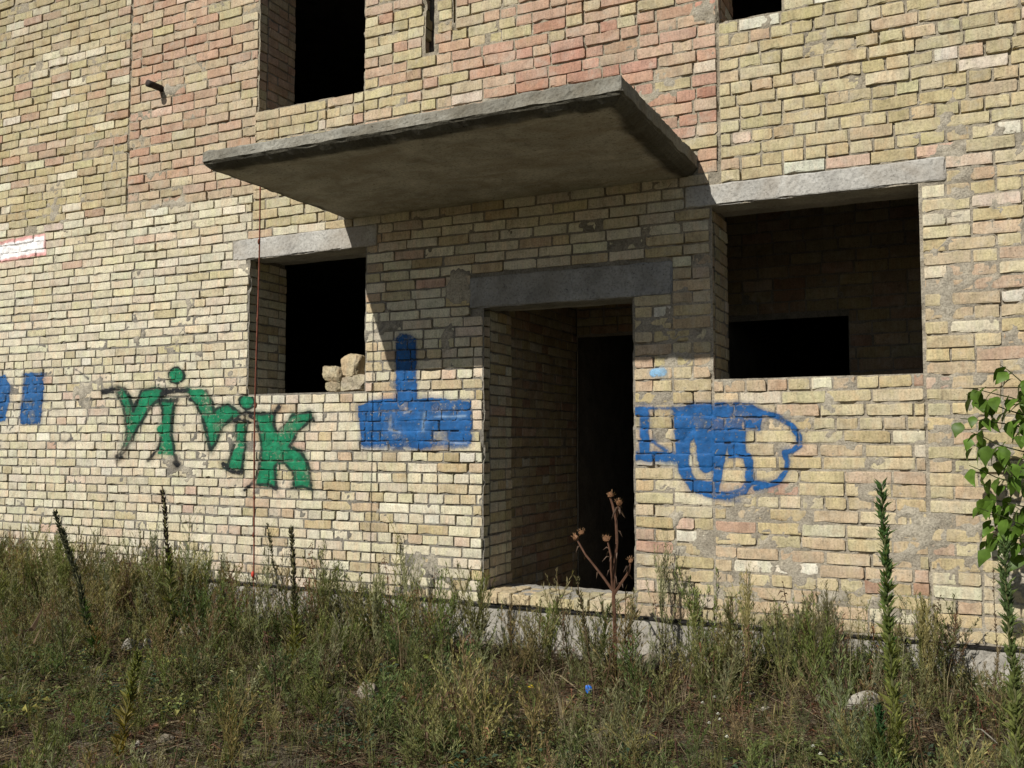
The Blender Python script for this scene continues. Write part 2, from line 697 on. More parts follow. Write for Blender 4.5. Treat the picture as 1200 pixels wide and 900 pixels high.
def brick_geo(b):
    x, z, L, H, y, r, k, i, t = b
    V, F = (SV if k == 'S' else HV)[i]
    V = V * np.array([L / (.240 if k == 'S' else .117), 1, H / .066])
    return V @ rotm(r).T + np.array([x, y, z]), F


# ------------------------------------------------------------------ ground
def ground_h(x, y):
    x, y = np.asarray(x, float), np.asarray(y, float)
    near = np.exp(-np.maximum(-y, 0) / .9)
    h = -.05 + near * (.07 + .05 * np.clip((x - 1.4) / 1.4, -0.4, 1)) + .05 * np.clip((-x - 1.5) / 3, 0, 1)
    fade = np.clip(1.6 - np.hypot(x, y + 2) / 14, .25, 1)
    h = h + fade * (.10 * (fbm(x, y, .9, 3) - .5) + .07 * (fbm(x, y, 3.1, 5) - .5) + .03 * (vnoise(x, y, 11, 8) - .5))
    ins = np.clip((y - .05) / .25, 0, 1) * np.clip((x - X0) / .3, 0, 1) * np.clip((X1 - x) / .3, 0, 1) * np.clip((9 - y) / .3, 0, 1)
    return h - ins * .55


def ax_(a, b, n, far, k):
    core = np.linspace(a, b, n)
    ext = np.geomspace(.3, far, k)
    return np.concatenate([(a - ext)[::-1], core, b + ext])


gx, gy = ax_(-7.5, 5.5, 240, 140, 16), ax_(-7.0, .6, 150, 140, 16)
GX, GY = np.meshgrid(gx, gy, indexing='ij')
gv = np.stack([GX.ravel(), GY.ravel(), ground_h(GX, GY).ravel()], 1)
g = obj('ground', trimesh('ground', gv, gridfaces(len(gx), len(gy)), None, True), M_SOIL)
g['kind'] = 'structure'

# ------------------------------------------------------------------ building
B = thing('brick_building', 'abandoned building of yellow and reddish brick with a concrete canopy over its doorway', 'building')

# mortar sheet behind the brick faces
def mortar_depth(x, z):
    lower = np.clip((2.9 - z) / .5, 0, 1)
    right = np.clip((x - 1.0) / .3, 0, 1) * lower
    d = .0098 - .0022 * lower - .0032 * right + (fbm(x, z, 6, 21, 3) - .5) * .016 + (fbm(x, z, 28, 31, 2) - .5) * .016
    d = np.maximum(d, .0022 - .002 * right)
    d = d - .0085 * np.clip((fbm(x, z, 2.2, 41, 3) - .66 + .04 * right) * 9, 0, 1) * np.clip((fbm(x, z, 13, 43, 2) - .36) * 5, 0, 1)
    d = d + .016 * (fbm(x, z, 9, 47, 2) > .69)
    for px, pz, rx, rz, k in ((-2.93, 4.37, .15, .08, .013), (-.19, 2.44, .10, .16, .018), (-.28, 2.12, .05, .10, .009), (-2.9, 3.36, .30, .05, .014),
                              (2.90, 2.20, .03, .2, .008), (3.0, 1.55, .05, .06, .009), (-3.2, 1.3, .1, .05, .007), (-2.15, 2.74, .08, .06, .012), (.02, 3.55, .03, .4, .009)):
        d = d - k * np.clip(1.35 - ((x - px) / rx) ** 2 - ((z - pz) / rz) ** 2, 0, 1) * (.5 + fbm(x, z, 20, 51, 2))
    d = d + .02 * np.exp(-((x + 3.45) / .007) ** 2) * (z > 3.3) + .02 * np.exp(-((x - 1.647) / .007) ** 2) * (z > 3.3)
    return np.clip(d, -.0065, .032)


ops = list(OPENINGS.values())
xs = np.unique(np.round(np.concatenate([np.arange(X0, X1 + .001, .02)] + [np.array([o[0] + .006, o[1] - .006]) for o in ops] + [[-3.45, 1.647]]), 4))
zs = np.unique(np.round(np.concatenate([np.arange(ZP - .003, ZTOP, .02)] + [np.array([o[2] + .004, o[3] - .004]) for o in ops]), 4))
MX, MZ = np.meshgrid(xs, zs, indexing='ij')
mv = np.stack([MX.ravel(), mortar_depth(MX, MZ).ravel(), MZ.ravel()], 1)
mf = gridfaces(len(xs), len(zs))
cen = mv[mf].mean(1)
keep = np.ones(len(mf), bool)
for a, b, c, d in ops:
    keep &= ~((cen[:, 0] > a + .006) & (cen[:, 0] < b - .006) & (cen[:, 2] > c + .004) & (cen[:, 2] < d - .004))
mf = mf[keep]
rgt = np.clip((mv[:, 0] - .9) / .5, 0, 1) * np.clip((3.1 - mv[:, 2]) / .3, 0.25, 1)
hi = np.clip((mv[:, 2] - 2.6) / .7, 0, 1)
mtint = np.array((.20, .185, .155)) * (1 - rgt)[:, None] + np.array((.31, .275, .215)) * rgt[:, None]
mtint = mtint * (1 - hi)[:, None] + np.array((.30, .265, .20)) * hi[:, None]
film = np.clip((.0022 - mv[:, 1]) / .004, 0, 1)[:, None]                # thin film dragged over the brick faces
mtint = mtint * (1 - film) + np.array((.37, .335, .265)) * film
wall = obj('wall', trimesh('wall', mv, mf, mtint, True), M_MORTARW, B)
wall['label'] = 'front wall of brick courses with grey mortar joints'

# which bricks stand alone: the 300 that show largest
area = []
for i, b in enumerate(bricks):
    x, z, L, H = b[:4]
    q = proj([[x - L / 2, 0, z - H / 2], [x + L / 2, 0, z - H / 2], [x + L / 2, 0, z + H / 2], [x - L / 2, 0, z + H / 2]])
    c = q.mean(0)
    ok = 4 < c[0] < 1196 and 4 < c[1] < 890
    hid = (3.04 < z < 3.9 and -2.1 < x < 1.4 and c[1] > 88 and ok and
           (c[1] > 184 - (c[0] - 237) * .195) and c[0] < 733)                   # behind the canopy
    hid = hid or (c[1] > 745)
    s = .5 * abs(sum(q[k][0] * q[(k + 1) % 4][1] - q[(k + 1) % 4][0] * q[k][1] for k in range(4)))
    area.append(s if ok and not hid else 0)
order = np.argsort(-np.array(area))
single = set(order[:300].tolist())
SM = [trimesh('stretcher_%d' % i, *s) for i, s in enumerate(SV)]
HM = [trimesh('header_%d' % i, *s) for i, s in enumerate(HV)]
for me in SM + HM:
    me.materials.append(M_BRICKO)
for i in sorted(single):
    x, z, L, H, y, r, k, vi, t = bricks[i]
    o = bpy.data.objects.new('brick', (SM if k == 'S' else HM)[vi])
    o.location = (x, y, z)
    o.rotation_euler = r
    o.scale = (L / (.240 if k == 'S' else .117), 1, H / .066)
    o.color = tuple(t) + (1,)
    link(o, wall)
A = Acc()
for i, b in enumerate(bricks):
    if i not in single:
        V, F = brick_geo(b)
        A.add(V, F, np.array(b[8]))
bf = A.build('brickwork', M_BRICK, wall)
bf['kind'] = 'stuff'


# ---- other brick faces: reveals and inner walls
def panel_at(name, parent, x0, x1, z0, z1, c, pat, tint, origin, rz, blocks=(), label=None, holes=()):
    """brick panel in its own plane; local x along, local y into the wall"""
    L = []
    lay([(x0, x1, z0, z1, c, pat, tint)], list(blocks), L)
    cr, sr = math.cos(rz), math.sin(rz)
    R3 = np.array([[cr, -sr, 0], [sr, cr, 0], [0, 0, 1]])
    A = Acc()
    for b in L:
        V, F = brick_geo(b)
        A.add(V @ R3.T + np.array(origin), F, np.array(b[8]))
    ux = np.unique(np.round(np.concatenate([np.linspace(x0, x1, max(2, int((x1 - x0) / .04) + 1))] + [np.clip([h[0], h[1]], x0, x1) for h in blocks]), 4))
    uz = np.unique(np.round(np.concatenate([np.linspace(z0, z1, max(2, int((z1 - z0) / .04) + 1))] + [np.clip([h[2], h[3]], z0, z1) for h in blocks]), 4))
    U, Wz = np.meshgrid(ux, uz, indexing='ij')
    mv = np.stack([U.ravel(), (.009 + (fbm(U + 9, Wz, 9, 77) - .5) * .02).ravel(), Wz.ravel()], 1)
    F = gridfaces(len(ux), len(uz))
    cen = mv[F].mean(1)
    k = np.ones(len(F), bool)
    for h in blocks:
        k &= ~((cen[:, 0] > h[0]) & (cen[:, 0] < h[1]) & (cen[:, 2] > h[2]) & (cen[:, 2] < h[3]))
    w = obj(name, trimesh(name, mv @ R3.T + np.array(origin), F[k], None, True), M_MORTAR, parent)
    if label:
        w['label'] = label
    if L:
        o = A.build('brickwork', M_BRICK, w)
        o['kind'] = 'stuff'
    return w


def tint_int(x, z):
    return pick(TAN if rng.random() < .6 else PINK, .1) * .7  # palette darkened evenly: some of the rooms' shade is put into the brick colour


WT = .46                                                     # thickness of the front wall
HALF = math.pi / 2
for key, tl in (('door', tint_lower_mid), ('win_r', tint_right), ('win_l', tint_lower_left), ('up_l', tint_pink), ('up_r', tint_pink)):
    a, b, c, d = OPENINGS[key]
    cs = .0772 if key == 'win_r' else .0735
    # left cheek looks right, right cheek looks left
    panel_at('reveal', B, .118, WT, c, d, cs, pat_mix, tl, (a, 0, 0), HALF)
    panel_at('reveal', B, -WT, -.118, c, d, cs, pat_mix, tl, (b, 0, 0), -HALF)

# vestibule behind the doorway
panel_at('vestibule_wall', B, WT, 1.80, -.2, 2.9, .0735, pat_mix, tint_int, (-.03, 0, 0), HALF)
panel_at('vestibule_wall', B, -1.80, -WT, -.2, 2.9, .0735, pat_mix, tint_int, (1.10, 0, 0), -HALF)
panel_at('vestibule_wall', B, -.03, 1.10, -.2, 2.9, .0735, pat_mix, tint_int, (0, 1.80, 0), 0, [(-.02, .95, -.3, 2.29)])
# room behind the right window: partition with a dark opening
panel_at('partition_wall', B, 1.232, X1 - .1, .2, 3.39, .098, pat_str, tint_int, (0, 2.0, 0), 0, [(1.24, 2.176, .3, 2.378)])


def box_part(name, lo, hi, mat, parent=B, step=.3, r=.004, amp=.0, seed=1, chip=0, label=None):
    V, F, C = rough_box(lo, hi, step, r, amp, seed, chip).arrays()
    o = obj(name, trimesh(name, V, F, None, False), mat, parent)
    if label:
        o['label'] = label
    return o


# shell of the building: inner walls, floors, roof, so that the rooms are dark
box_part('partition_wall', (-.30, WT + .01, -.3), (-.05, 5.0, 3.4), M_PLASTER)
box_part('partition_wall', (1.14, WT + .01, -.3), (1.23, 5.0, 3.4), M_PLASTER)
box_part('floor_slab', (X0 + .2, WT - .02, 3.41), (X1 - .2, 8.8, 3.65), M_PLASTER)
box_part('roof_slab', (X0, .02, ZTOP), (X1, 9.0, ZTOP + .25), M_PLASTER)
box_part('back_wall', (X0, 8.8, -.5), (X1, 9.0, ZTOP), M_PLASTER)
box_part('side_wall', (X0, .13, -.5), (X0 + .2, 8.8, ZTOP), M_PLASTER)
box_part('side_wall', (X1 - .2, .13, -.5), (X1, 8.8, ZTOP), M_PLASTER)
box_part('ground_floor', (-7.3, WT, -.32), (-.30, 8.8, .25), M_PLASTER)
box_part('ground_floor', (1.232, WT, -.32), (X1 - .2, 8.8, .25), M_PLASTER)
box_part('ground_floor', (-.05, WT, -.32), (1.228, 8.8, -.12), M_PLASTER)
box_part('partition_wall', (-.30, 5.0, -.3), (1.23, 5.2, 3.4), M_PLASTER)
# solid backing of the front wall between the openings (inner half of its thickness)
for (a, b, c, d) in [(X0 + .01, -2.10, -.3, 3.0), (-.96, -.015, -.3, 3.0), (1.10, 1.575, -.3, 3.0), (2.79, X1 - .01, -.3, 3.0),
                     (-2.10, -.96, -.3, 1.73), (1.575, 2.79, -.3, 1.74),
                     (X0 + .01, -2.045, 3.0, ZTOP), (-.995, 1.63, 3.0, ZTOP), (2.06, X1 - .01, 3.0, ZTOP), (-2.045, -.995, 3.0, 3.985), (1.63, 2.06, 3.0, 3.975)]:
    box_part('wall_core', (a + .0015, .13, c + .0015), (b - .0015, WT - .006, d - .0015), M_MORTAR)

# concrete lintels, each of an outer and an inner beam
def lintel(key, label, seed, y0=-.006, deep=.2, inner=.03, mat=M_CONC):
    a, b, c, d = BLOCKS[key]
    o = box_part('lintel', (a, y0, c), (b, deep, d), mat, B, .026, .009, .008, seed, .07, label)
    box_part('lintel', (a + .05, deep + .006, c + inner), (b - .05, WT, d), M_CONC, B, .06, .008, .005, seed + 3)
    return o


lintel('lintel_r', 'long pale concrete lintel over the wide window', 3)
lintel('lintel_l', 'concrete lintel over the window with rubble on its sill', 13)
lintel('lintel_d', 'grey concrete lintel over the doorway', 23, -.010, mat=M_OLDCONC)
lintel('lintel_ul', 'concrete lintel over the upper window', 33)
lintel('lintel_ur', 'concrete lintel over the small upper window', 43)

# canopy slab
V, F, C = rough_box((-1.20, -1.435, 3.052), (1.51, .12, 3.187), .026, .012, .010, 17, .05).arrays()
edge = np.minimum(np.minimum(V[:, 0] + 1.20, 1.51 - V[:, 0]), V[:, 1] + 1.435)      # distance from the free edges
drop = np.clip((-V[:, 1] - .2) / 1.2, 0, 1)
under = np.clip((3.10 - V[:, 2]) / .04, 0, 1)
V[:, 2] -= (V[:, 2] > 3.12) * drop * .022 * (1 - .7 * np.clip((V[:, 0] - .2) / 1.2, 0, 1))
V[:, 2] += under * .042 * np.clip(1 - edge / .055, 0, 1) + under * .004 * (fbm(V[:, 0], V[:, 1], 3, 18) - .5)
V[:, 1] += .012 * (fbm(V[:, 0], V[:, 0] * 0 + 1, 6, 19, 3) - .5) * (V[:, 1] < -1.3)
algae = under * np.clip((.085 + .10 * (fbm(V[:, 0], V[:, 1], 5, 27, 3) - .45) + .05 * (V[:, 0] > 1.25) - edge) / .035, 0, 1)
face = np.array((.235, .228, .195)) * (.7 + .6 * fbm(V[:, 0], V[:, 2] + V[:, 1], 9, 28, 3))[:, None]
ctint = face * (1 - under)[:, None] + np.array((.46, .435, .37)) * under[:, None]
ctint = ctint * (1 - algae)[:, None] + np.array((.095, .09, .07)) * algae[:, None]
can = obj('canopy', trimesh('canopy', V, F, ctint, False), M_CANOPY, B)
can['label'] = 'flat weathered concrete slab projecting over the doorway'

# plinth and tar felt
for (a, b) in ((X0, X1),):
    V, F, C = rough_box((a, -.012, -.35), (b, .40, ZP - .008), .06, .012, .016, 61, .03).arrays()
    pl = obj('plinth', trimesh('plinth', V, F, None, False), M_PLINTH, B)
fx = np.arange(X0, X1, .03)
ff = np.stack([fx, -.020 - .016 * fbm(fx, fx * 0, 5, 5), ZP - .004 + .008 * (fbm(fx, fx * 0 + 4, 3, 6) - .5) - .006 * fbm(fx, fx * 0, 9, 15)], 1)
tv = np.concatenate([ff + [0, 0, .004], ff - [0, 0, .006], ff + [0, .08, .004], ff + [0, .08, -.006]])
n = len(fx)
i = np.arange(n - 1)
q = lambda a, b: np.concatenate([np.stack([a * n + i, a * n + i + 1, b * n + i + 1], 1), np.stack([a * n + i, b * n + i + 1, b * n + i], 1)])
obj('damp_course_felt', trimesh('felt', tv, np.concatenate([q(1, 0), q(0, 2), q(3, 1)]), None, False), M_TAR, B)

# threshold of broken header bricks under a bed of mortar
V, F, C = rough_box((.004, .0, ZP - .002), (1.079, WT, .375), .03, .008, .010, 71, .02).arrays()
th = obj('threshold', trimesh('threshold', V, F, None, False), M_PLINTH, B)
th['label'] = 'rough doorstep of broken brick ends bedded in mortar'
x = .006
k = 0
while x < 1.06:
    w = rng.uniform(.085, .135)
    e = min(x + w, 1.078)
    hgt = rng.uniform(.060, .074)
    V, F, C = rough_box((x + .003, -.035 + rng.uniform(-.012, .02), ZP + .008), (e - .004, .30, ZP + .010 + hgt), .022, .006, .012, 80 + k, .03).arrays()
    o = obj('brick', trimesh('broken_header', V, F, None, False), M_BRICKO, th)
    o.color = tuple(pick(TAN, .2)) + (1,)
    x = e
    k += 1

# iron pipe stub
def tube(pts, rad, seg=8, closed_ends=True):
    pts = np.asarray(pts, float)
    rad = np.broadcast_to(np.asarray(rad, float), (len(pts),))
    T = np.gradient(pts, axis=0)
    T /= np.maximum(np.linalg.norm(T, axis=1, keepdims=True), 1e-9)
    ref = np.array([0, 0, 1.0]) if abs(T[0][2]) < .9 else np.array([1.0, 0, 0])
    V = []
    for p, t, r in zip(pts, T, rad):
        a = np.cross(t, ref)
        a /= max(np.linalg.norm(a), 1e-9)
        b = np.cross(t, a)
        th_ = np.linspace(0, 2 * np.pi, seg, endpoint=False)
        V.append(p + r * (np.cos(th_)[:, None] * a + np.sin(th_)[:, None] * b))
    V = np.concatenate(V)
    F = []
    for k in range(len(pts) - 1):
        for s in range(seg):
            a, b = k * seg + s, k * seg + (s + 1) % seg
            F += [(a, b, b + seg), (a, b + seg, a + seg)]
    if closed_ends:
        n = len(V)
        V = np.concatenate([V, pts[[0, -1]]])
        for s in range(seg):
            F += [(n, (s + 1) % seg, s), (n + 1, (len(pts) - 1) * seg + s, (len(pts) - 1) * seg + (s + 1) % seg)]
    return V, np.array(F)


V, F = tube([(-3.075, .1, 4.375), (-3.075, -.02, 4.375), (-3.078, -.10, 4.374), (-3.08, -.145, 4.372)], [.028, .028, .028, .030], 12)
ps = obj('pipe_stub', trimesh('pipe_stub', V, F, None, True), M_IRON, B)
ps['label'] = 'short rusty iron pipe end sticking out of the wall'

# ------------------------------------------------------------------ graffiti: paint lying on the bricks and joints
bv, bfc, cnt = [mv], [mf], len(mv)
zones = [(-5.6, -.2, .75, 2.25), (-5.9, -4.2, 3.0, 3.45), (.95, 2.45, .85, 1.95)]
for b in bricks:
    if any(a - .15 < b[0] < c + .15 and d - .05 < b[1] < e + .05 for a, c, d, e in zones):
        V, F = brick_geo(b)
        bv.append(V)
        bfc.append(F + cnt)
        cnt += len(V)
bvh = BVHTree.FromPolygons(np.concatenate(bv).tolist(), np.concatenate(bfc).tolist())


def seg_dist(px, py, pts):
    d = np.full(px.shape, 1e9)
    for (x0, y0), (x1, y1) in zip(pts[:-1], pts[1:]):
        vx, vy = x1 - x0, y1 - y0
        t = np.clip(((px - x0) * vx + (py - y0) * vy) / max(vx * vx + vy * vy, 1e-9), 0, 1)
        d = np.minimum(d, np.hypot(px - x0 - t * vx, py - y0 - t * vy))
    return d


def poly_sd(px, py, pts):
    ins = np.zeros(px.shape, bool)
    n = len(pts)
    for i in range(n):
        x0, y0 = pts[i]
        x1, y1 = pts[(i + 1) % n]
        c = ((y0 > py) != (y1 > py)) & (px < (x1 - x0) * (py - y0) / ((y1 - y0) if y1 != y0 else 1e-9) + x0)
        ins ^= c
    d = seg_dist(px, py, list(pts) + [pts[0]])
    return np.where(ins, -d, d)


def graffiti(label, layers, step=.0032, solid=False):
    """layers: (kind, points in photo pixels, width, colour, strength, softness)"""
    allp = np.concatenate([np.array(l[1], float) for l in layers])
    pad = 9
    cs = [onwall(a, b) for a in (allp[:, 0].min() - pad, allp[:, 0].max() + pad) for b in (allp[:, 1].min() - pad, allp[:, 1].max() + pad)]
    cs = np.array(cs)
    gx = np.arange(cs[:, 0].min(), cs[:, 0].max(), step)
    gz = np.arange(cs[:, 2].min(), cs[:, 2].max(), step)
    GX, GZ = np.meshgrid(gx, gz, indexing='ij')
    q = proj(np.stack([GX.ravel(), 0 * GX.ravel(), GZ.ravel()], 1))
    px, py = q[:, 0], q[:, 1]
    fx, fz = GX.ravel(), GZ.ravel()
    wob = (fbm(fx, fz, 22, 91, 2) - .5) * 2.6
    rgb = np.zeros((len(px), 3))
    al = np.zeros(len(px))
    for kind, pts, wd, col, stg, soft in layers:
        if kind == 'line':
            sdv = seg_dist(px, py, pts) - wd / 2
        else:
            sdv = poly_sd(px, py, pts) - wd
        sdv = sdv + wob
        a = np.clip(.5 - sdv / (2 * soft), 0, 1)
        a = a * a * (3 - 2 * a) * stg
        a = np.maximum(a, .16 * stg * np.clip(1 - sdv / (3.5 * soft), 0, 1) * (sdv > -1))
        na = a + al * (1 - a)
        rgb = (np.array(col)[None] * a[:, None] + rgb * (al * (1 - a))[:, None]) / np.maximum(na, 1e-6)[:, None]
        al = na
    on = (al > .05).reshape(GX.shape)
    dil = on.copy()
    dil[1:] |= on[:-1]
    dil[:-1] |= on[1:]
    dil[:, 1:] |= dil[:, :-1]
    dil[:, :-1] |= dil[:, 1:]
    for (a, b, c, d) in ops:
        dil &= ~((GX > a - .004) & (GX < b + .004) & (GZ > c - .01) & (GZ < d + .004))
    Y = np.full(GX.shape, np.nan)
    dirv = Vector((0, 1, 0))
    for i, j in zip(*np.nonzero(dil)):
        h = bvh.ray_cast(Vector((gx[i], -.3, gz[j])), dirv)
        if h[0] is not None and h[0].y < .05:
            Y[i, j] = h[0].y
    Yf = np.where(np.isnan(Y), 9, Y)
    al = al * np.where(Yf.ravel() > .0065, .38, 1.0) * np.clip((fbm(fx, fz, 8, 95, 4) - .10) * 2.5, .58, 1.2)
    al = np.clip(al * 1.3, 0, 1.3) if not solid else al * 3
    Ym = Yf.copy()
    Ym[1:] = np.minimum(Ym[1:], Yf[:-1])
    Ym[:-1] = np.minimum(Ym[:-1], Yf[1:])
    Ym[:, 1:] = np.minimum(Ym[:, 1:], Yf[:, :-1])
    Ym[:, :-1] = np.minimum(Ym[:, :-1], Yf[:, 1:])
    Y = np.where(np.isnan(Y), np.nan, Ym)
    yy = Y.ravel()
    F = gridfaces(len(gx), len(gz))
    a = al.copy()
    good = ~np.isnan(yy)
    spread = np.nanmax(np.where(good[F], yy[F], 9), axis=1) - np.nanmin(np.where(good[F], yy[F], -9), axis=1)
    keep = good[F].all(1) & (a[F].max(1) > .05) & (spread < .034)
    F = F[keep]
    used = np.unique(F)
    mp = np.zeros(len(yy), int)
    mp[used] = np.arange(len(used))
    V = np.stack([fx[used], yy[used] - .0018, fz[used]], 1)
    C = np.concatenate([rgb[used], a[used][:, None]], 1)
    o = obj('graffiti', trimesh('graffiti', V, mp[F], C, True), M_PAINT, B)
    o['label'] = label
    return o


def z_(o, s, pts):
    return [(o[0] + x / s, o[1] + y / s) for x, y in pts]


GRN, BLK, BLU, DBL, WHT, PNK = (.008, .165, .075), (.012, .013, .014), (.010, .080, .235), (.008, .05, .16), (.78, .77, .76), (.62, .30, .27)
a1, a2, s1 = (110, 420), (220, 450), 6.43
layers = []
fills = [
    (a1, [(185, 220), (225, 225), (265, 290), (295, 385), (320, 350), (365, 250), (470, 225), (515, 240), (500, 290), (450, 340), (380, 430), (300, 560), (250, 660), (225, 660), (245, 540), (235, 430), (205, 320), (175, 265)]),
    (a1, [(510, 320), (620, 310), (590, 400), (580, 480), (585, 580), (605, 725), (485, 715), (505, 600), (480, 530), (515, 490), (522, 400)]),
    (a1, [(700, 235), (840, 245), (885, 310), (905, 400), (960, 360), (1010, 352), (1077, 393), (1097, 425), (1040, 447), (985, 500), (920, 620), (880, 690), (855, 600), (840, 500), (790, 370), (740, 300)]),
    (a2, [(375, 300), (448, 300), (430, 420), (405, 640), (300, 625), (340, 520), (362, 400)]),
    (a2, [(515, 230), (650, 225), (640, 330), (680, 370), (740, 300), (790, 230), (930, 225), (940, 255), (850, 330), (765, 460), (860, 520), (910, 620), (930, 780), (800, 770), (790, 660), (730, 590), (670, 600), (655, 760), (520, 755), (545, 640), (550, 430)]),
]
for o_, p in fills:
    layers.append(('poly', z_(o_, s1, p), .9, GRN, .97, 1.5))
for c, r in (((110 + 620 / 6.43, 420 + 128 / 6.43), 8.2), ((220 + 447 / 6.43, 450 + 135 / 6.43), 7.6)):
    layers.append(('line', [c, (c[0] + .1, c[1])], r * 2, GRN, .97, 1.2))
lines = [
    (a1, [(70, 252), (120, 245), (185, 235)], 4.4), (a1, [(180, 215), (230, 225), (268, 290), (295, 390)], 2.6),
    (a1, [(295, 400), (320, 340), (365, 242), (480, 225), (540, 240)], 2.8), (a1, [(175, 265), (207, 325), (238, 430), (247, 560), (232, 650), (185, 750)], 2.6),
    (a1, [(515, 285), (450, 340), (380, 435), (300, 580), (240, 690), (190, 752)], 2.6), (a1, [(185, 745), (205, 738)], 6),
    (a1, [(515, 262), (600, 248), (705, 240)], 4.2), (a1, [(498, 315), (560, 322), (628, 308)], 3), (a1, [(500, 318), (518, 380), (516, 470)], 2.2),
    (a1, [(505, 600), (495, 660), (410, 770)], 2.6), (a1, [(625, 310), (592, 400), (582, 560), (607, 700), (630, 800)], 2.6), (a1, [(620, 790), (630, 800)], 5),
    (a1, [(700, 285), (760, 330), (800, 400), (845, 520), (876, 690)], 2.6), (a1, [(845, 245), (890, 310), (902, 400), (960, 358), (1010, 350), (1080, 393), (1130, 425)], 2.8),
    (a1, [(1040, 447), (980, 505), (920, 630), (880, 692)], 2.6),
    (a2, [(345, 280), (380, 262), (455, 288)], 3.4), (a2, [(372, 295), (357, 430), (320, 560), (300, 620)], 2.3), (a2, [(452, 300), (432, 420), (408, 660)], 2.6),
    (a2, [(265, 605), (340, 660), (405, 668)], 3.6), (a2, [(380, 240), (440, 215), (540, 225), (650, 225)], 3), (a2, [(465, 240), (500, 262), (535, 340), (553, 430), (548, 600), (520, 690), (480, 755), (430, 800)], 2.6),
    (a2, [(650, 230), (690, 168)], 3.8), (a2, [(655, 225), (645, 300), (672, 362), (720, 312), (790, 235), (920, 215), (955, 278)], 2.3),
    (a2, [(930, 265), (830, 362), (768, 470), (850, 510), (900, 590), (925, 690), (932, 792), (860, 770), (770, 788)], 2.6),
    (a2, [(800, 760), (790, 660), (740, 600), (690, 578), (655, 630), (665, 792), (600, 752), (520, 760)], 2.6),
]
for o_, p, w in lines:
    layers.append(('line', z_(o_, s1, p), w * 1.25, BLK, .92, 1.7))
for c, r in (((110 + 620 / 6.43, 420 + 128 / 6.43), 9.2), ((220 + 447 / 6.43, 450 + 135 / 6.43), 8.6)):
    layers.append(('line', [(c[0] + r * math.cos(t), c[1] + r * math.sin(t)) for t in np.linspace(0, 6.283, 16)], 2.3, BLK, .8, 1.1))
graffiti('green spray painted word vivik with black outlines', layers)

a3, s3 = (410, 380), 5.625
graffiti('blue spray painted bar with an upright stroke, beside the doorway', [
    ('poly', z_(a3, s3, [(60, 545), (150, 503), (320, 492), (600, 490), (790, 515), (803, 780), (480, 808), (80, 788)]), .3, BLU, .95, 1.9),
    ('poly', z_(a3, s3, [(303, 95), (330, 66), (400, 66), (428, 95), (438, 490), (312, 490)]), .3, BLU, .93, 1.3),
    ('line', z_(a3, s3, [(100, 800), (480, 815), (770, 800)]), 5, BLU, .35, 3.5),
    ('line', z_(a3, s3, [(310, 100), (315, 480)]), 2.2, DBL, .7, 1.4), ('line', z_(a3, s3, [(428, 100), (435, 480)]), 2.2, DBL, .7, 1.4),
    ('line', z_(a3, s3, [(60, 545), (80, 785), (480, 805), (800, 780), (800, 515)]), 2.2, DBL, .6, 1.6),
    ('line', z_(a3, s3, [(560, 610), (760, 605)]), 1.8, (.30, .42, .55), .6, 1.6), ('line', z_(a3, s3, [(590, 780), (770, 785)]), 1.2, (.35, .42, .5), .5, 1.4),
    ('line', z_(a3, s3, [(270, 600), (260, 690), (330, 715)]), 2.5, (.32, .33, .30), .5, 2.2), ('line', z_(a3, s3, [(490, 590), (480, 700)]), 3, (.25, .33, .38), .5, 2.5),
    ('line', z_(a3, s3, [(360, 585), (400, 575)]), 2, (.4, .38, .33), .6, 1.4)])
a4, s4 = (735, 455), 5.4545
zz = lambda p: z_(a4, s4, p)
graffiti('blue spray painted bubble lettering on the wall under the wide window', [
    ('line', zz([(52, 150), (110, 150), (112, 435), (240, 440)]), 11, BLU, .9, 2.2), ('line', zz([(60, 430), (300, 440)]), 10, BLU, .75, 2.2),
    ('line', zz([(120, 128), (320, 128)]), 4, BLU, .7, 2.0),
    ('poly', zz([(295, 125), (420, 100), (800, 105), (865, 165), (845, 262), (760, 275), (755, 440), (650, 440), (650, 330), (630, 300), (615, 400), (600, 470), (560, 520), (470, 510), (430, 300), (400, 340), (390, 480), (440, 590), (560, 600), (560, 690), (400, 640), (330, 540), (310, 380), (300, 260)]), .3, BLU, .93, 2.0),
    ('line', zz([(620, 330), (600, 430), (565, 640)]), 9, BLU, .9, 1.5), ('line', zz([(490, 300), (500, 500)]), 14, BLU, .92, 1.5),
    ('line', zz([(850, 150), (960, 178), (1045, 235), (1098, 300), (1100, 365), (1060, 400), (1008, 412), (1022, 470), (1010, 535), (960, 595), (900, 622), (820, 640)]), 6.0, BLU, .88, 1.9),
    ('line', zz([(300, 130), (520, 98), (780, 100), (870, 150)]), 3, DBL, .7, 1.5),
    ('line', zz([(775, 440), (785, 590), (745, 655), (640, 685), (550, 680), (420, 640)]), 9, BLU, .88, 1.6), ('line', zz([(790, 600), (900, 615)]), 5, BLU, .85, 1.5),
    ('line', zz([(600, 700), (720, 720)]), 5, BLU, .3, 3), ('line', zz([(200, 460), (300, 470)]), 6, BLU, .3, 3),
    ('line', zz([(160, 340), (250, 400)]), 4, BLU, .5, 2.5)])
graffiti('pale blue paint smudge on bricks beside the doorway', [('line', [(766, 437), (777, 436)], 10, (.22, .42, .62), .75, 1.6)])
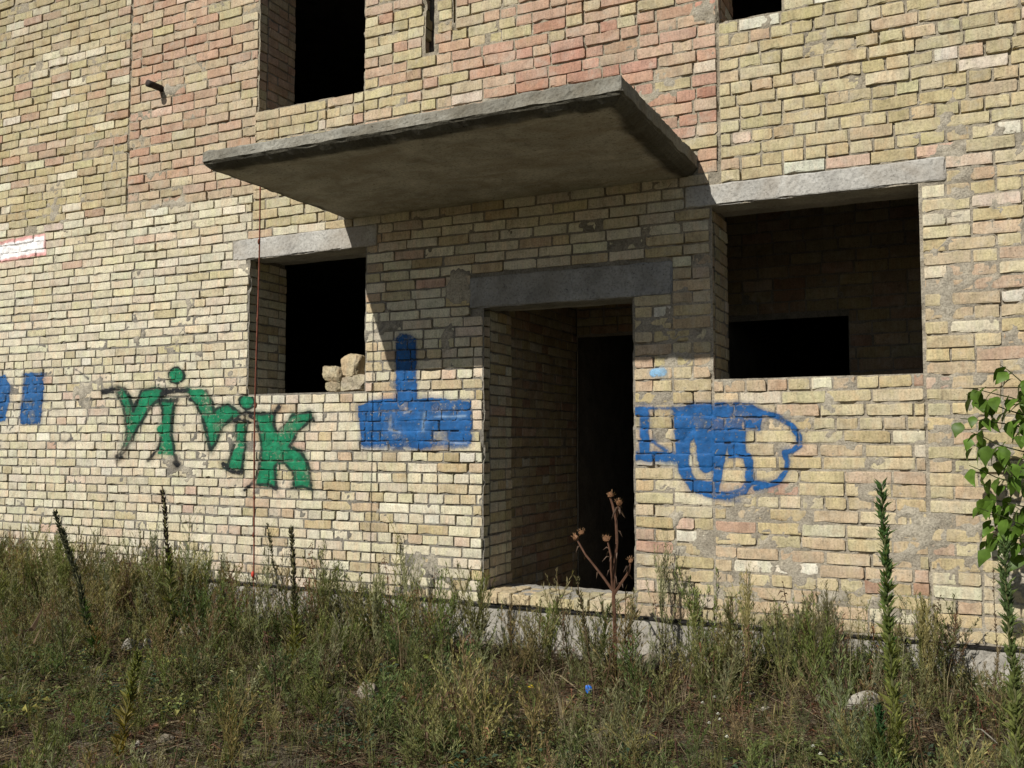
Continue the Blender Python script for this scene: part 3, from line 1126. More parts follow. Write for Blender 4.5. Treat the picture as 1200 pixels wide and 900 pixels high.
graffiti('two blue spray painted blocks on pale brick', [
    ('poly', z_((0, 420), 9, [(270, 155), (448, 152), (462, 300), (428, 690), (208, 690), (245, 420)]), .2, (.02, .09, .235), .85, 1.2),
    ('line', z_((0, 420), 9, [(260, 170), (240, 430), (215, 680), (420, 680)]), 2.2, DBL, .6, 1.2),
    ('line', z_((0, 420), 9, [(450, 160), (455, 300), (425, 680)]), 2.2, DBL, .6, 1.2),
    ('poly', z_((0, 420), 9, [(-260, 175), (50, 180), (110, 290), (92, 480), (50, 660), (-260, 660)]), .2, (.02, .09, .235), .8, 1.4)])
graffiti('thin faded grey scrawled line on pale brick', [
    ('line', z_((0, 420), 9, [(800, 120), (870, 160), (925, 215)]), 1.6, (.09, .09, .09), .6, .9),
    ('line', z_((0, 420), 9, [(965, 420), (950, 540), (920, 640), (860, 730), (770, 830), (690, 890)]), 1.0, (.12, .11, .12), .5, .9)])
graffiti('white painted rectangle with a pink edge', [
    ('poly', z_((0, 255), 15, [(-700, 560), (780, 295), (785, 640), (-700, 890)]), .8, PNK, .45, 1.3),
    ('poly', z_((0, 255), 15, [(-700, 640), (770, 325), (770, 600), (-700, 860)]), 0, WHT, .97, .9)], solid=True)

# ------------------------------------------------------------------ hanging wire
wy = -.918
wp = [(-1.19 + .004 * math.sin(z * 3.1), wy + .005 * math.sin(z * 2.3 + 1), z) for z in np.linspace(3.075, .50, 40)]
wire = thing('hanging_wire', 'thin rusty wire hanging straight down from the canopy edge', 'wire', (-1.19, wy, .42))
V, F = tube(np.array(wp) - np.array([-1.19, wy, .42]), .0052, 6)
obj('strand', trimesh('strand', V, F, None, True), M_RUST, wire)
V, F = tube(np.array([(-1.188, wy, .53), (-1.187, wy, .50), (-1.18, wy, .45), (-1.176, wy, .38)]) - np.array([-1.19, wy, .42]), .0022, 5)
obj('frayed_end', trimesh('frayed_end', V, F, None, True), M_RUST, wire)
V, F = tube([(0, 0, .095), (0, 0, .105), (0, 0, .125), (0, 0, .135)], [.004, .011, .011, .004], 8)
obj('red_bead', trimesh('red_bead', V, F, None, True), M_RED, wire)
for zk in (2.70, 2.18, 1.62, 1.02, .78):
    V, F = tube([(0, 0, zk - .43), (0, 0, zk - .42), (0, 0, zk - .405), (0, 0, zk - .395)], [.004, .008, .008, .004], 6)
    obj('knot', trimesh('knot', V, F, None, True), M_RUST, wire)

# ------------------------------------------------------------------ loose stones and rubble
def lump(size, seed, amp=.25, sub=3, facet=.5):
    bm = bmesh.new()
    bmesh.ops.create_icosphere(bm, subdivisions=sub, radius=1.0)
    r = np.random.default_rng(seed)
    P = np.array([v.co[:] for v in bm.verts])
    F = np.array([[v.index for v in f.verts] for f in bm.faces])
    bm.free()
    for _ in range(14):                      # cut flat broken faces
        d = r.normal(size=3)
        d /= np.linalg.norm(d)
        lim = r.uniform(.48, .80)
        s = P @ d
        P = P - np.clip(s - lim, 0, None)[:, None] * d * (1 - facet * .2)
    n = fbm(P[:, 0] + P[:, 2] * .7, P[:, 1] - P[:, 2] * .6, 2.5, seed) - .5
    n2 = fbm(P[:, 0] - P[:, 2] * .7, P[:, 1] + P[:, 2] * .9, 7, seed + 3) - .5
    P = P * (1 + amp * n + amp * .4 * n2)[:, None]
    return P * np.array(size), F


def stone(name, label, cat, loc, size, seed, mat, rz=0, group=None, amp=.25):
    V, F = lump(size, seed, amp)
    V = V - np.array([0, 0, V[:, 2].min()])
    o = obj(name, trimesh(name, V, F, None, False), mat)
    o.location = loc
    o.rotation_euler = (0, 0, rz)
    return tag(o, label, cat, group)


def sillchunk(label, lo, hi, seed, tilt=(0, 0, 0), col=(.40, .34, .23)):
    """broken brick piece: a block with its corners knocked off and mortar crust"""
    lo, hi = np.array(lo), np.array(hi)
    base = np.array([(lo[0] + hi[0]) / 2, (lo[1] + hi[1]) / 2, lo[2]])
    V, F, C = rough_box(lo - base, hi - base, .010, .006, .012, seed, .05).arrays()
    r = np.random.default_rng(seed)
    half = (hi - lo) / 2
    cen_ = np.array([0, 0, half[2]])
    for _ in range(12):
        d = unit_(r.normal(size=3) * np.array([1, 1, .8]))
        ext = np.abs(d * half).sum()
        lim = ext * r.uniform(.66, .9)
        sv = (V - cen_) @ d
        V = V - np.clip(sv - lim, 0, None)[:, None] * d * .92
    n_ = fbm(V[:, 0] + V[:, 2] * .7 + seed, V[:, 1] - V[:, 2] * .6, 40, seed, 3) - .5
    V = V + (V - cen_) / np.maximum(np.linalg.norm(V - cen_, axis=1, keepdims=True), 1e-6) * (n_ * .016)[:, None]
    V = V @ rotm(tilt).T
    V[:, 2] -= V[:, 2].min()
    o = obj('brick_chunk', trimesh('brick_chunk', V, F, None, False), M_BRICKO)
    o.color = tuple(col) + (1,)
    o.location = base
    return tag(o, label, 'rubble')


def unit_(v):
    return v / max(np.linalg.norm(v), 1e-9)


zs_ = 1.757
sillchunk('squat brick stub carrying another broken brick at the outer side of the sill rubble', (-1.36, .03, zs_ + .002), (-1.235, .15, zs_ + .082), 201, (0, 0, .1))
sillchunk('broken brick lying on the squat stub on the window sill', (-1.385, .02, zs_ + .074), (-1.215, .15, zs_ + .19), 204, (.0, .08, -.1), (.42, .36, .24))
sillchunk('lump of broken brick and mortar lying low on the sill beside the jamb', (-1.21, .02, zs_ + .002), (-.985, .17, zs_ + .112), 202, (0, -.06, -.05), (.38, .33, .24))
sillchunk('blocky brick piece balanced highest on the sill rubble', (-1.225, .03, zs_ + .104), (-1.065, .15, zs_ + .265), 203, (.06, .14, -.2), (.41, .34, .22))


def gz_(px, py):
    """point on the uneven ground under a photo pixel"""
    d = ray(px, py)
    t = (0 - CAM[2]) / d[2] if d[2] < -.01 else 8
    for _ in range(12):
        p = CAM + d * t
        h = float(ground_h(p[0], p[1]))
        t = (h - CAM[2]) / d[2]
    p = CAM + d * t
    if p[1] > -.12:
        p = CAM + d * ((-.12 - CAM[1]) / d[1])
        p[2] = float(ground_h(p[0], -.12))
    return p


CLEAR = []
STONES = [  # pixel, half sizes, material, label, name
    ((155, 764), (.085, .07, .085), M_PALE, 'pale angular stone beneath the tall seed stalk', 'pale_stone'),
    ((176, 758), (.05, .05, .04), M_PALE, 'small white stone touching the pale angular one', 'pale_stone'),
    ((228, 752), (.15, .11, .10), M_STONE, 'large brown boulder half buried under dry straw', 'boulder'),
    ((195, 873), (.055, .045, .035), M_STONE, 'grey rounded stone in short grass', 'stone'),
    ((432, 815), (.13, .09, .06), M_STONE, 'flat brownish stone showing among weeds below the plinth', 'stone'),
    ((757, 776), (.13, .10, .09), M_STONE, 'pinkish broken block resting against the plinth under the doorway', 'stone'),
    ((1008, 832), (.10, .06, .075), M_PALE, 'yellowish broken brick lump lying in the weeds', 'brick_lump'),
    ((1022, 838), (.05, .05, .065), M_STONE, 'grey wedge shaped stone against the yellowish brick lump', 'stone'),
    ((1080, 846), (.06, .05, .055), M_STONE, 'porous grey concrete lump beside the tall leafy spike', 'concrete_lump'),
    ((895, 835), (.05, .04, .03), M_PALE, 'whitish flat stone chip among weeds', 'stone_chip'),
    ((880, 822), (.04, .04, .03), M_STONE, 'small grey stone near the whitish chip', 'stone'),
    ((960, 822), (.03, .03, .025), M_PALE, 'small white pebble beneath a feathery weed', 'pebble'),
    ((1122, 876), (.03, .03, .022), M_STONE, 'small grey pebble on bare earth', 'pebble'),
    ((160, 876), (.02, .02, .022), M_PALE, 'tiny white pebble next to the yellow green spike', 'pebble'),
    ((1160, 790), (.10, .07, .07), M_PALE, 'pale concrete fragment lying along the plinth', 'concrete_fragment'),
    ((560, 760), (.08, .06, .05), M_STONE, 'dull stone at the foot of the plinth by the green stem', 'stone'),
    ((330, 720), (.12, .07, .06), M_STONE, 'dusty stone lying against the plinth near the wire end', 'stone'),
    ((265, 715), (.10, .06, .05), M_PALE, 'light stone slab leaning on the plinth', 'stone'),
]
for k, (pp, sz, mt, lb, nm) in enumerate(STONES):
    p = gz_(*pp)
    CLEAR.append((p, .14 + sz[0]))
    stone(nm, lb, 'stone', (p[0], p[1], float(ground_h(p[0], p[1])) - sz[2] * .38), sz, 300 + k, mt, rng.uniform(0, 6))


# ------------------------------------------------------------------ vegetation
def unit(v):
    return v / max(np.linalg.norm(v), 1e-9)


def leafy(A, p, d, l, w, col, droop=.25, fold=.25, r=None):
    """one small leaf: four triangles along a folded, drooping rib"""
    d = unit(np.asarray(d, float))
    up = np.array([0, 0, 1.0])
    sd_ = np.cross(d, up)
    if np.linalg.norm(sd_) < .1:
        sd_ = np.array([1.0, 0, 0])
    sd_ = unit(sd_ + (r.normal(0, .35, 3) if r is not None else 0))
    nn = np.cross(sd_, d)
    m1 = p + d * l * .45 + nn * 0
    tip = p + d * l - up * l * droop
    a = m1 + sd_ * w * .5 + nn * w * fold
    b = m1 - sd_ * w * .5 + nn * w * fold
    c = np.asarray(col) * (1 if r is None else r.uniform(.75, 1.25))
    A.add([p, a, m1, b, tip], [(0, 1, 2), (0, 2, 3), (2, 1, 4), (3, 2, 4)], c)


def stem(A, pts, r0, r1, col, seg=4):
    pts = np.asarray(pts, float)
    V, F = tube(pts, np.linspace(r0, r1, len(pts)), seg, False)
    A.add(V, F, np.asarray(col))


def curve(p0, d, l, r, n=6, bend=.15, up=.0):
    pts = [np.array(p0, float)]
    d = unit(np.array(d, float))
    for i in range(n):
        d = unit(d + r.normal(0, bend, 3) * .5 + np.array([0, 0, up]))
        pts.append(pts[-1] + d * l / n)
    return np.array(pts)


def at_curve(pts, t):
    k = t * (len(pts) - 1)
    i = min(int(k), len(pts) - 2)
    return pts[i] + (pts[i + 1] - pts[i]) * (k - i), unit(pts[i + 1] - pts[i])


GREY, GREEN, DARK, OLIVE, YG = (.235, .235, .125), (.165, .185, .060), (.085, .11, .038), (.235, .205, .085), (.25, .24, .065)
WARM = (.26, .185, .10)
BROWN, STRAW, RUSTY, PALE = (.125, .083, .050), (.38, .31, .19), (.19, .095, .055), (.30, .27, .16)


def capsule(A, p, d, l, w, col, r):
    d = unit(np.asarray(d, float))
    a = unit(np.cross(d, [0.3, .2, 1]))
    b = np.cross(d, a)
    m0 = p + d * l * .45
    V = [p] + [m0 + w * .5 * (math.cos(t) * a + math.sin(t) * b) for t in (0, 1.57, 3.14, 4.71)] + [p + d * l]
    F = [(0, 2, 1), (0, 3, 2), (0, 4, 3), (0, 1, 4), (5, 1, 2), (5, 2, 3), (5, 3, 4), (5, 4, 1)]
    A.add(V, F, np.asarray(col) * r.uniform(.7, 1.3))


# ---- templates of the low, uncountable growth
def t_fleabane(r, h, col=GREY):
    A = Acc()
    s = curve((0, 0, 0), (r.normal(0, .12), r.normal(0, .12), 1), h, r, 7, .10, .03)
    stem(A, s, .0035, .0012, np.array(col) * .9 + np.array(STRAW) * .1)
    for k in range(int(70 * h) + 12):
        t = r.uniform(.05, 1)
        p, d = at_curve(s, t)
        a = r.uniform(0, 6.283)
        o = np.array([math.cos(a), math.sin(a), 0])
        leafy(A, p, o * .8 + d * r.uniform(.3, 1.0), r.uniform(.025, .06) * (1.1 - .5 * t), r.uniform(.005, .010), col, .2, .2, r)
    for k in range(int(26 * h)):
        t = r.uniform(.42, .98)
        p, d = at_curve(s, t)
        a = r.uniform(0, 6.283)
        b = curve(p, np.array([math.cos(a), math.sin(a), 0]) * .6 + d, h * r.uniform(.1, .25), r, 3, .2)
        stem(A, b, .0012, .0006, col, 3)
        for q in range(8):
            pp, dd = at_curve(b, r.uniform(.2, 1))
            leafy(A, pp, dd + r.normal(0, .6, 3), r.uniform(.010, .026), .0045, np.array(col) * 1.15, .1, .1, r)
    return A.arrays()


def t_mugwort(r, h, col=GREEN):
    A = Acc()
    for k in range(r.integers(4, 8)):
        a = r.uniform(0, 6.283)
        s = curve((r.normal(0, .02), r.normal(0, .02), 0), (math.cos(a) * .55, math.sin(a) * .55, 1), h * r.uniform(.6, 1.1), r, 5, .2, .06)
        stem(A, s, .0028, .001, np.array(col) * .8 + np.array(BROWN) * .25, 3)
        for q in range(int(42 * h) + 8):
            p, d = at_curve(s, r.uniform(.12, 1))
            aa = r.uniform(0, 6.283)
            leafy(A, p, np.array([math.cos(aa), math.sin(aa), r.uniform(.1, 1.0)]), r.uniform(.018, .042), r.uniform(.005, .011), col, .15, .2, r)
    return A.arrays()


def leaf2(A, p, d, l, w, col, r):
    d = unit(d)
    sd_ = unit(np.cross(d, r.normal(0, 1, 3)))
    c = np.asarray(col) * r.uniform(.7, 1.3)
    A.add([p, p + d * l * .45 + sd_ * w * .5, p + d * l, p + d * l * .45 - sd_ * w * .5], [(0, 1, 2), (0, 2, 3)], c)


def t_bush(r, h, col=OLIVE, spread=.38, n=13):
    """broom shaped annual: many upright twigs set with narrow leaves"""
    A = Acc()
    m_ = curve((0, 0, 0), (r.normal(0, .1), r.normal(0, .1), 1), h, r, 6, .10, .03)
    stem(A, m_, .004, .0015, np.array(BROWN) * .8 + np.array(col) * .3, 4)
    tw = [m_]
    for k in range(n):
        t = r.uniform(.08, .75)
        p, d = at_curve(m_, t)
        a = r.uniform(0, 6.283)
        ln = h * (1 - t) * r.uniform(.5, .95)
        b = curve(p, np.array([math.cos(a) * spread * 1.6, math.sin(a) * spread * 1.6, 1]), ln, r, 4, .16, .05)
        stem(A, b, .002, .0009, np.array(col) * .9, 3)
        tw.append(b)
    for b in tw:
        L_ = np.linalg.norm(b[-1] - b[0])
        for q in range(int(95 * L_) + 4):
            p, d = at_curve(b, r.uniform(.12, 1))
            a = r.uniform(0, 6.283)
            leaf2(A, p, d + np.array([math.cos(a), math.sin(a), 0]) * r.uniform(.3, .9), r.uniform(.018, .042), r.uniform(.0035, .0075), col, r)
    return A.arrays()


def t_rosette(r, h, col=DARK):
    A = Acc()
    for k in range(r.integers(14, 30)):
        a = r.uniform(0, 6.283)
        rr = r.uniform(0, .09)
        p = np.array([math.cos(a) * rr, math.sin(a) * rr, r.uniform(0, h)])
        aa = a + r.normal(0, .8)
        leafy(A, p, (math.cos(aa), math.sin(aa), r.uniform(.0, .9)), r.uniform(.02, .045), r.uniform(.012, .024), col, .25, .15, r)
    return A.arrays()


def t_tuft(r, h, col=GREEN, n=16, wd=.0045):
    A = Acc()
    for k in range(n):
        a = r.uniform(0, 6.283)
        ln = h * r.uniform(.45, 1.1)
        lean = r.uniform(.1, .8)
        d = np.array([math.cos(a), math.sin(a), 0])
        p0 = d * r.uniform(0, .03)
        p1 = p0 + d * ln * lean * .25 + np.array([0, 0, ln * .5])
        p2 = p0 + d * ln * lean * .7 + np.array([0, 0, ln * (.95 - .35 * lean)])
        s = unit(np.cross(d, [0, 0, 1]) + r.normal(0, .4, 3)) * wd * r.uniform(.5, 1.1)
        c = np.array(col) * r.uniform(.7, 1.3)
        A.add([p0 - s * .5, p0 + s * .5, p1 + s * .45, p1 - s * .45, p2], [(0, 1, 2), (0, 2, 3), (3, 2, 4)], np.stack([c * .8, c * .8, c, c, c * 1.15]))
    return A.arrays()


def t_drystalk(r, h, col=BROWN):
    A = Acc()
    s = curve((0, 0, 0), (r.normal(0, .1), r.normal(0, .1), 1), h, r, 6, .14, .02)
    stem(A, s, .0035, .0015, np.array(col), 4)
    for k in range(int(26 * h) + 6):
        p, d = at_curve(s, r.uniform(.1, 1))
        a = r.uniform(0, 6.283)
        leafy(A, p, (math.cos(a), math.sin(a), r.uniform(-.7, .5)), r.uniform(.02, .05), r.uniform(.006, .016), np.array(col) * r.uniform(.8, 1.6), .5, .5, r)
    for k in range(int(14 * h)):
        p, d = at_curve(s, r.uniform(.75, 1))
        capsule(A, p, r.normal(0, 1, 3) + np.array([0, 0, 1]), .012, .008, np.array(RUSTY), r)
    return A.arrays()


def t_broad(r, h, col=GREEN):
    A = Acc()
    for k in range(r.integers(5, 10)):
        a = r.uniform(0, 6.283)
        s = curve((0, 0, 0), (math.cos(a) * .7, math.sin(a) * .7, .8), h * r.uniform(.5, 1), r, 3, .2)
        stem(A, s, .002, .001, col, 3)
        leafy(A, s[-1], (math.cos(a), math.sin(a), .2), r.uniform(.04, .08), r.uniform(.02, .04), col, .35, .2, r)
    return A.arrays()


def t_straw(r, h):
    """flattened dead stems"""
    A = Acc()
    for k in range(8):
        a = r.uniform(0, 6.283)
        s = curve((r.normal(0, .05), r.normal(0, .05), .008 + r.uniform(0, .03)), (math.cos(a), math.sin(a), r.uniform(-.03, .16)), h * r.uniform(.5, 1.2), r, 3, .16)
        stem(A, s, r.uniform(.001, .0024), .0008, np.array(STRAW if r.random() < .5 else BROWN) * r.uniform(.6, 1.0), 3)
    for k in range(7):
        a = r.uniform(0, 6.283)
        leafy(A, np.array([r.normal(0, .07), r.normal(0, .07), r.uniform(.005, .04)]), (math.cos(a), math.sin(a), r.uniform(-.1, .3)), r.uniform(.02, .05), r.uniform(.006, .02),
              np.array(BROWN if r.random() < .6 else RUSTY) * r.uniform(.7, 1.3), .3, .4, r)
    return A.arrays()


vr = np.random.default_rng(99)
for q_ in ((690, 822), (626, 842), (612, 842), (838, 858), (825, 850)):
    CLEAR.append((gz_(*q_), .14))


def trampled(x, y):
    """thin growth around stones and blossoms"""
    for p, r_ in CLEAR:
        d = unit(np.array([CAM[0] - p[0], CAM[1] - p[1]]))
        ex, ey = x - p[0], y - p[1]
        along, across = ex * d[0] + ey * d[1], abs(-ex * d[1] + ey * d[0])
        if -r_ * .4 < along < r_ * 1.5 and across < r_ * .75:
            return True
    return False


TPL = {
    'flea': [t_fleabane(vr, h, c) for h, c in ((.55, GREY), (.45, GREY), (.62, OLIVE), (.5, GREEN), (.4, GREEN), (.7, GREY))],
    'mug': [t_mugwort(vr, h, c) for h, c in ((.30, GREEN), (.38, OLIVE), (.26, DARK), (.34, GREY), (.42, GREEN), (.30, OLIVE))],
    'bush': [t_bush(vr, h, c, sp_, n_) for h, c, sp_, n_ in ((.55, OLIVE, .36, 13), (.45, GREY, .42, 12), (.62, GREEN, .32, 14), (.5, OLIVE, .45, 15), (.4, GREEN, .5, 12), (.52, WARM, .4, 12), (.58, GREY, .3, 13), (.36, OLIVE, .55, 13))],
    'ros': [t_rosette(vr, h, c) for h, c in ((.06, DARK), (.09, GREEN), (.07, DARK), (.10, (.05, .085, .05)), (.12, DARK), (.05, OLIVE))],
    'tuft': [t_tuft(vr, h, c) for h, c in ((.16, GREEN), (.22, GREEN), (.2, OLIVE), (.14, DARK), (.26, GREEN), (.18, OLIVE))],
    'dry': [t_tuft(vr, h, c, n, .0032) for h, c, n in ((.30, PALE, 18), (.40, PALE, 20), (.34, STRAW, 12), (.46, STRAW, 14), (.3, BROWN, 14))],
    'stalk': [t_drystalk(vr, h, c) for h, c in ((.35, BROWN), (.45, BROWN), (.3, RUSTY), (.5, BROWN))],
    'broad': [t_broad(vr, h, c) for h, c in ((.12, GREEN), (.16, YG), (.1, DARK), (.14, GREEN))],
    'straw': [t_straw(vr, h) for h in (.2, .28, .16, .24)],
}


def view_keep(x, y, r):
    q = proj([[x, y, .2]])[0]
    inside = -60 < q[0] < 1260 and q[1] < 985 and q[2] > .3
    near = -420 < q[0] < 1700 and q[1] < 1500 and q[2] > .3
    return inside or (near and r.random() < .5) or r.random() < .10


def scatter(name, label, mixes, count, yfun, scale=(.75, 1.25), zone=None, xr=(-6.8, 4.6)):
    A = Acc()
    n = 0
    tries = 0
    keys = [k for k, w in mixes]
    ws = np.array([w for k, w in mixes], float)
    ws /= ws.sum()
    while n < count and tries < count * 12:
        tries += 1
        x, y = vr.uniform(*xr), yfun(vr)
        if not view_keep(x, y, vr):
            continue
        if zone is not None and vr.random() > zone(x, y):
            continue
        if name not in ('litter', 'ground_cover') and trampled(x, y) and vr.random() < .72:
            continue
        T_ = TPL[keys[vr.choice(len(keys), p=ws)]]
        V, F, C = T_[vr.integers(len(T_))]
        s = vr.uniform(*scale)
        a = vr.uniform(0, 6.283)
        c_, s_ = math.cos(a) * s, math.sin(a) * s
        V2 = np.stack([V[:, 0] * c_ - V[:, 1] * s_, V[:, 0] * s_ + V[:, 1] * c_, V[:, 2] * s * vr.uniform(.85, 1.15)], 1)
        V2[:, 1] = np.where(V2[:, 1] + y > -.015, -.015 - y, V2[:, 1])
        V2 += np.array([x, y, float(ground_h(x, y)) - .006])
        hue = np.clip(1 + vr.normal(0, .06, 3) + vr.normal(0, .15), .5, 1.6)
        A.add(V2, F, C * hue)
        n += 1
    o = A.build(name, M_LEAF)
    o['kind'] = 'stuff'
    tag(o, label, 'weeds')
    return o


wallband = lambda r: -.04 - abs(r.normal(0, .42))
wide = lambda r: -.06 - 4.6 * r.random() ** 1.25
patch = lambda f, sd, lo: (lambda x, y: float(np.clip((fbm(x, y, f, sd, 2) - lo) * 5, .04, 1)))
leftheavy = lambda x, y: .13 + .87 * float(np.clip((-x - .6) / 1.8, 0, 1)) if x < 1.3 else .17
scatter('grass', 'short green grass and blades covering the ground before the wall', [('tuft', 3), ('dry', .25)], 3800, wide, (.35, .85))
scatter('ground_cover', 'low dark leafy ground cover between the grass', [('ros', 4), ('broad', .35)], 3000, wide, (.5, 1.15), patch(1.1, 61, .42))
scatter('litter', 'dead stems and brown leaves lying on the earth', [('straw', 1)], 4600, wide, (.7, 1.3))
scatter('tall_weeds', 'thin feathery weeds crowding along the foot of the wall', [('bush', 3.0), ('flea', 1.6), ('dry', 1.8), ('mug', .8), ('stalk', 1.3)], 620, wallband, (.55, 1.2), leftheavy)
scatter('bushy_weeds', 'bushy green and brown weeds across the yard', [('mug', 2.2), ('bush', 1.3), ('flea', .3), ('stalk', .9), ('dry', .6)], 1500, wide, (.28, .85), patch(.9, 71, .42))

TPL['green'] = [t_bush(vr, h, c, sp_, n_) for h, c, sp_, n_ in ((.42, (.14, .175, .06), .5, 16), (.36, (.17, .18, .07), .6, 15), (.50, (.12, .155, .055), .42, 16), (.32, (.19, .19, .08), .6, 14))]
midband = lambda r: -.18 - 1.9 * r.random() ** 1.3
midzone = lambda x, y: float(np.clip((fbm(x, y, 1.3, 83, 2) - .36) * 5, .1, 1)) * (1.0 if x < 1.2 else .45)
scatter('green_weeds', 'fine leaved fresh green weeds in loose clumps below the plinth', [('green', 3), ('bush', 1.4), ('mug', .8), ('stalk', 1.0), ('dry', .8)], 270, midband, (.5, 1.1), midzone, (-2.4, 3.4))
scatter('fine_weeds', 'low fine leaved weeds and sprigs through the foreground', [('green', 2), ('mug', 1.5), ('bush', .5)], 520, lambda r: -1.0 - 3.0 * r.random(), (.25, .55), patch(1.4, 87, .40))

# ------------------------------------------------------------------ single plants that stand out
def plant(name, label, base, builder, cat='plant', group=None):
    base = np.asarray(base, float)
    t = thing(name, label, cat, tuple(base), 0, group)
    for pn, (acc, mat) in builder().items():
        for a in (acc if isinstance(acc, list) else [acc]):
            o = a.build(pn, mat, t)
            if pn in ('leaves', 'seed_pods', 'foliage', 'dry_leaves'):
                o['kind'] = 'stuff'
    return t


def spike(h, lean=(0, 0), leafcol=(.045, .085, .02), lowcol=YG, capcol=(.05, .085, .025), seed=1, leaf_from=.0, leaf_to=.5, cap_from=.35, leaf_l=.07, cap_l=.032, dens=1.0, bare=0.0, rad=.006, grade=False):
    """evening-primrose like stalk: lance leaves below, packed capsules above"""
    def f():
        r = np.random.default_rng(seed)
        st, fo, ca = Acc(), Acc(), Acc()
        n = 9
        ts = np.linspace(0, 1, n)
        pts = np.stack([lean[0] * ts ** 1.3 + r.normal(0, .004, n), lean[1] * ts ** 1.3 + r.normal(0, .004, n), h * ts], 1)
        pts[0, 2] = -.05
        stem(st, pts, rad, rad * .45, np.array(BROWN) * .7 + np.array(leafcol) * .6, 6)
        for k in range(int(120 * h * dens * (leaf_to - leaf_from) * 1.6)):
            t = r.uniform(max(leaf_from, bare), leaf_to)
            p, d = at_curve(pts, t)
            a = k * 2.4 + r.normal(0, .3)
            mixc = np.clip((leaf_to - t) / max(leaf_to - leaf_from, .01) * 1.2, 0, 1)
            c = np.array(leafcol) * (1 - mixc) + np.array(lowcol) * mixc
            ll = leaf_l * (1.15 - .5 * (t - leaf_from) / max(leaf_to - leaf_from, .01)) * r.uniform(.65, 1.15)
            leafy(fo, p, np.array([math.cos(a), math.sin(a), r.uniform(.7, 1.9)]), ll, ll * .20, c, .12, .2, r)
        for k in range(int(170 * h * dens * (1 - cap_from) * 1.4)):
            t = r.uniform(cap_from, .995)
            p, d = at_curve(pts, t)
            a = k * 2.4 + r.normal(0, .4)
            o = np.array([math.cos(a), math.sin(a), 0])
            lowmix = np.clip((.75 - t) * 1.6, 0, .85) if grade else 0
            cc = np.array(capcol) * (1 - lowmix) + np.array(lowcol) * lowmix
            capsule(ca, p + o * rad * .6, o * .55 + d, cap_l * r.uniform(.7, 1.2) * (1.15 - .35 * t), cap_l * .27, cc, r)
            if r.random() < .35:
                leafy(ca, p, o * .8 + d, cap_l * 1.3, cap_l * .3, np.array(capcol) * 1.1, .15, .2, r)
        return {'stem': (st, M_LEAF), 'leaves': (fo, M_LEAF), 'seed_pods': (ca, M_LEAF)}
    return f


def base_at(px, Y):
    p = onwall(px, 700, Y)
    return np.array([p[0], Y, float(ground_h(p[0], Y))])


def top_z(px, py, Y):
    return onwall(px, py, Y)[2]


b = base_at(1046, -1.5)
plant('primrose_stalk', 'tall bright green leafy spike standing before the wall under the wide window', b,
      spike(top_z(1036, 570, -1.5) - b[2], (-.035, 0), (.065, .125, .035), (.26, .27, .07), (.060, .115, .032), 11, .03, 1.0, .08, .085, .048, 1.0, 0, .007, True))
b = base_at(1186, -1.4)
plant('primrose_stalk', 'thick leafy spike rising beneath the broad leaved sapling', b,
      spike(top_z(1182, 636, -1.4) - b[2], (-.02, 0), (.10, .15, .05), (.22, .24, .07), (.085, .13, .045), 12, .02, 1.0, .08, .085, .048, 1.0, 0, .008, True))
b = gz_(1032, 925)
plant('primrose_stalk', 'short young green spike at the foot of the tall green one', b,
      spike(.33, (.0, 0), (.040, .09, .03), (.05, .10, .03), (.04, .09, .03), 13, .1, 1.0, .4, .055, .04, 1.6, 0, .006))
b = gz_(112, 775)
plant('primrose_stalk', 'dark seed stalk leaning away towards the blue painted blocks, yellow at its tip', b,
      spike(top_z(64, 600, b[1]) - b[2], (onwall(64, 600, b[1])[0] - b[0], 0), (.075, .12, .04), (.075, .12, .04), (.050, .055, .028), 14, .0, .40, .2, .10, .040, 1.7, 0, .009))
b = gz_(203, 768)
plant('primrose_stalk', 'dark upright seed stalk under the green word, leafy halfway down', b,
      spike(top_z(190, 575, b[1]) - b[2], (onwall(190, 575, b[1])[0] - b[0], 0), (.17, .20, .06), (.09, .09, .04), (.045, .034, .024), 15, .08, .62, .5, .11, .032, 1.6, 0, .009))
b = gz_(345, 790)
plant('primrose_stalk', 'brownish seed stalk with yellow green lower leaves right of the hanging wire', b,
      spike(top_z(342, 618, b[1]) - b[2], (onwall(342, 618, b[1])[0] - b[0], 0), (.15, .17, .05), YG, (.075, .072, .036), 16, .08, .48, .42, .11, .034, 1.5, 0, .008))
plant('primrose_stalk', 'thin curved seed stalk close to the brownish one by the wire', b + np.array([-.03, -.02, 0]),
      spike(top_z(320, 614, b[1]) - b[2], (onwall(320, 614, b[1])[0] - b[0], 0), (.1, .12, .05), OLIVE, (.09, .09, .045), 17, .1, .4, .45, .07, .024, 1.0, 0, .005))
b = gz_(140, 893)
plant('primrose_stalk', 'small yellow green spike with reddish base leaves in short grass', b,
      spike(.50, (.10, 0), (.20, .22, .06), (.24, .18, .05), (.19, .21, .06), 18, .0, .95, .55, .085, .042, 1.6, 0, .006))
b = gz_(697, 830)
plant('seed_stalk', 'slender olive brown seed stalk in front of the doorstep', b,
      spike(top_z(676, 677, b[1]) - b[2], (onwall(676, 677, b[1])[0] - b[0], 0), (.11, .085, .05), BROWN, (.13, .115, .05), 19, .1, .6, .42, .05, .032, 1.2, 0, .006))
b = base_at(1166, -.5)
plant('seed_stalk', 'thin reddish seed stalk between the two leafy spikes, near the plinth', b,
      spike(top_z(1162, 664, -.5) - b[2], (0, 0), (.06, .06, .03), BROWN, (.12, .08, .05), 20, .2, .5, .5, .035, .016, .6, 0, .003))
b = base_at(258, -.3)
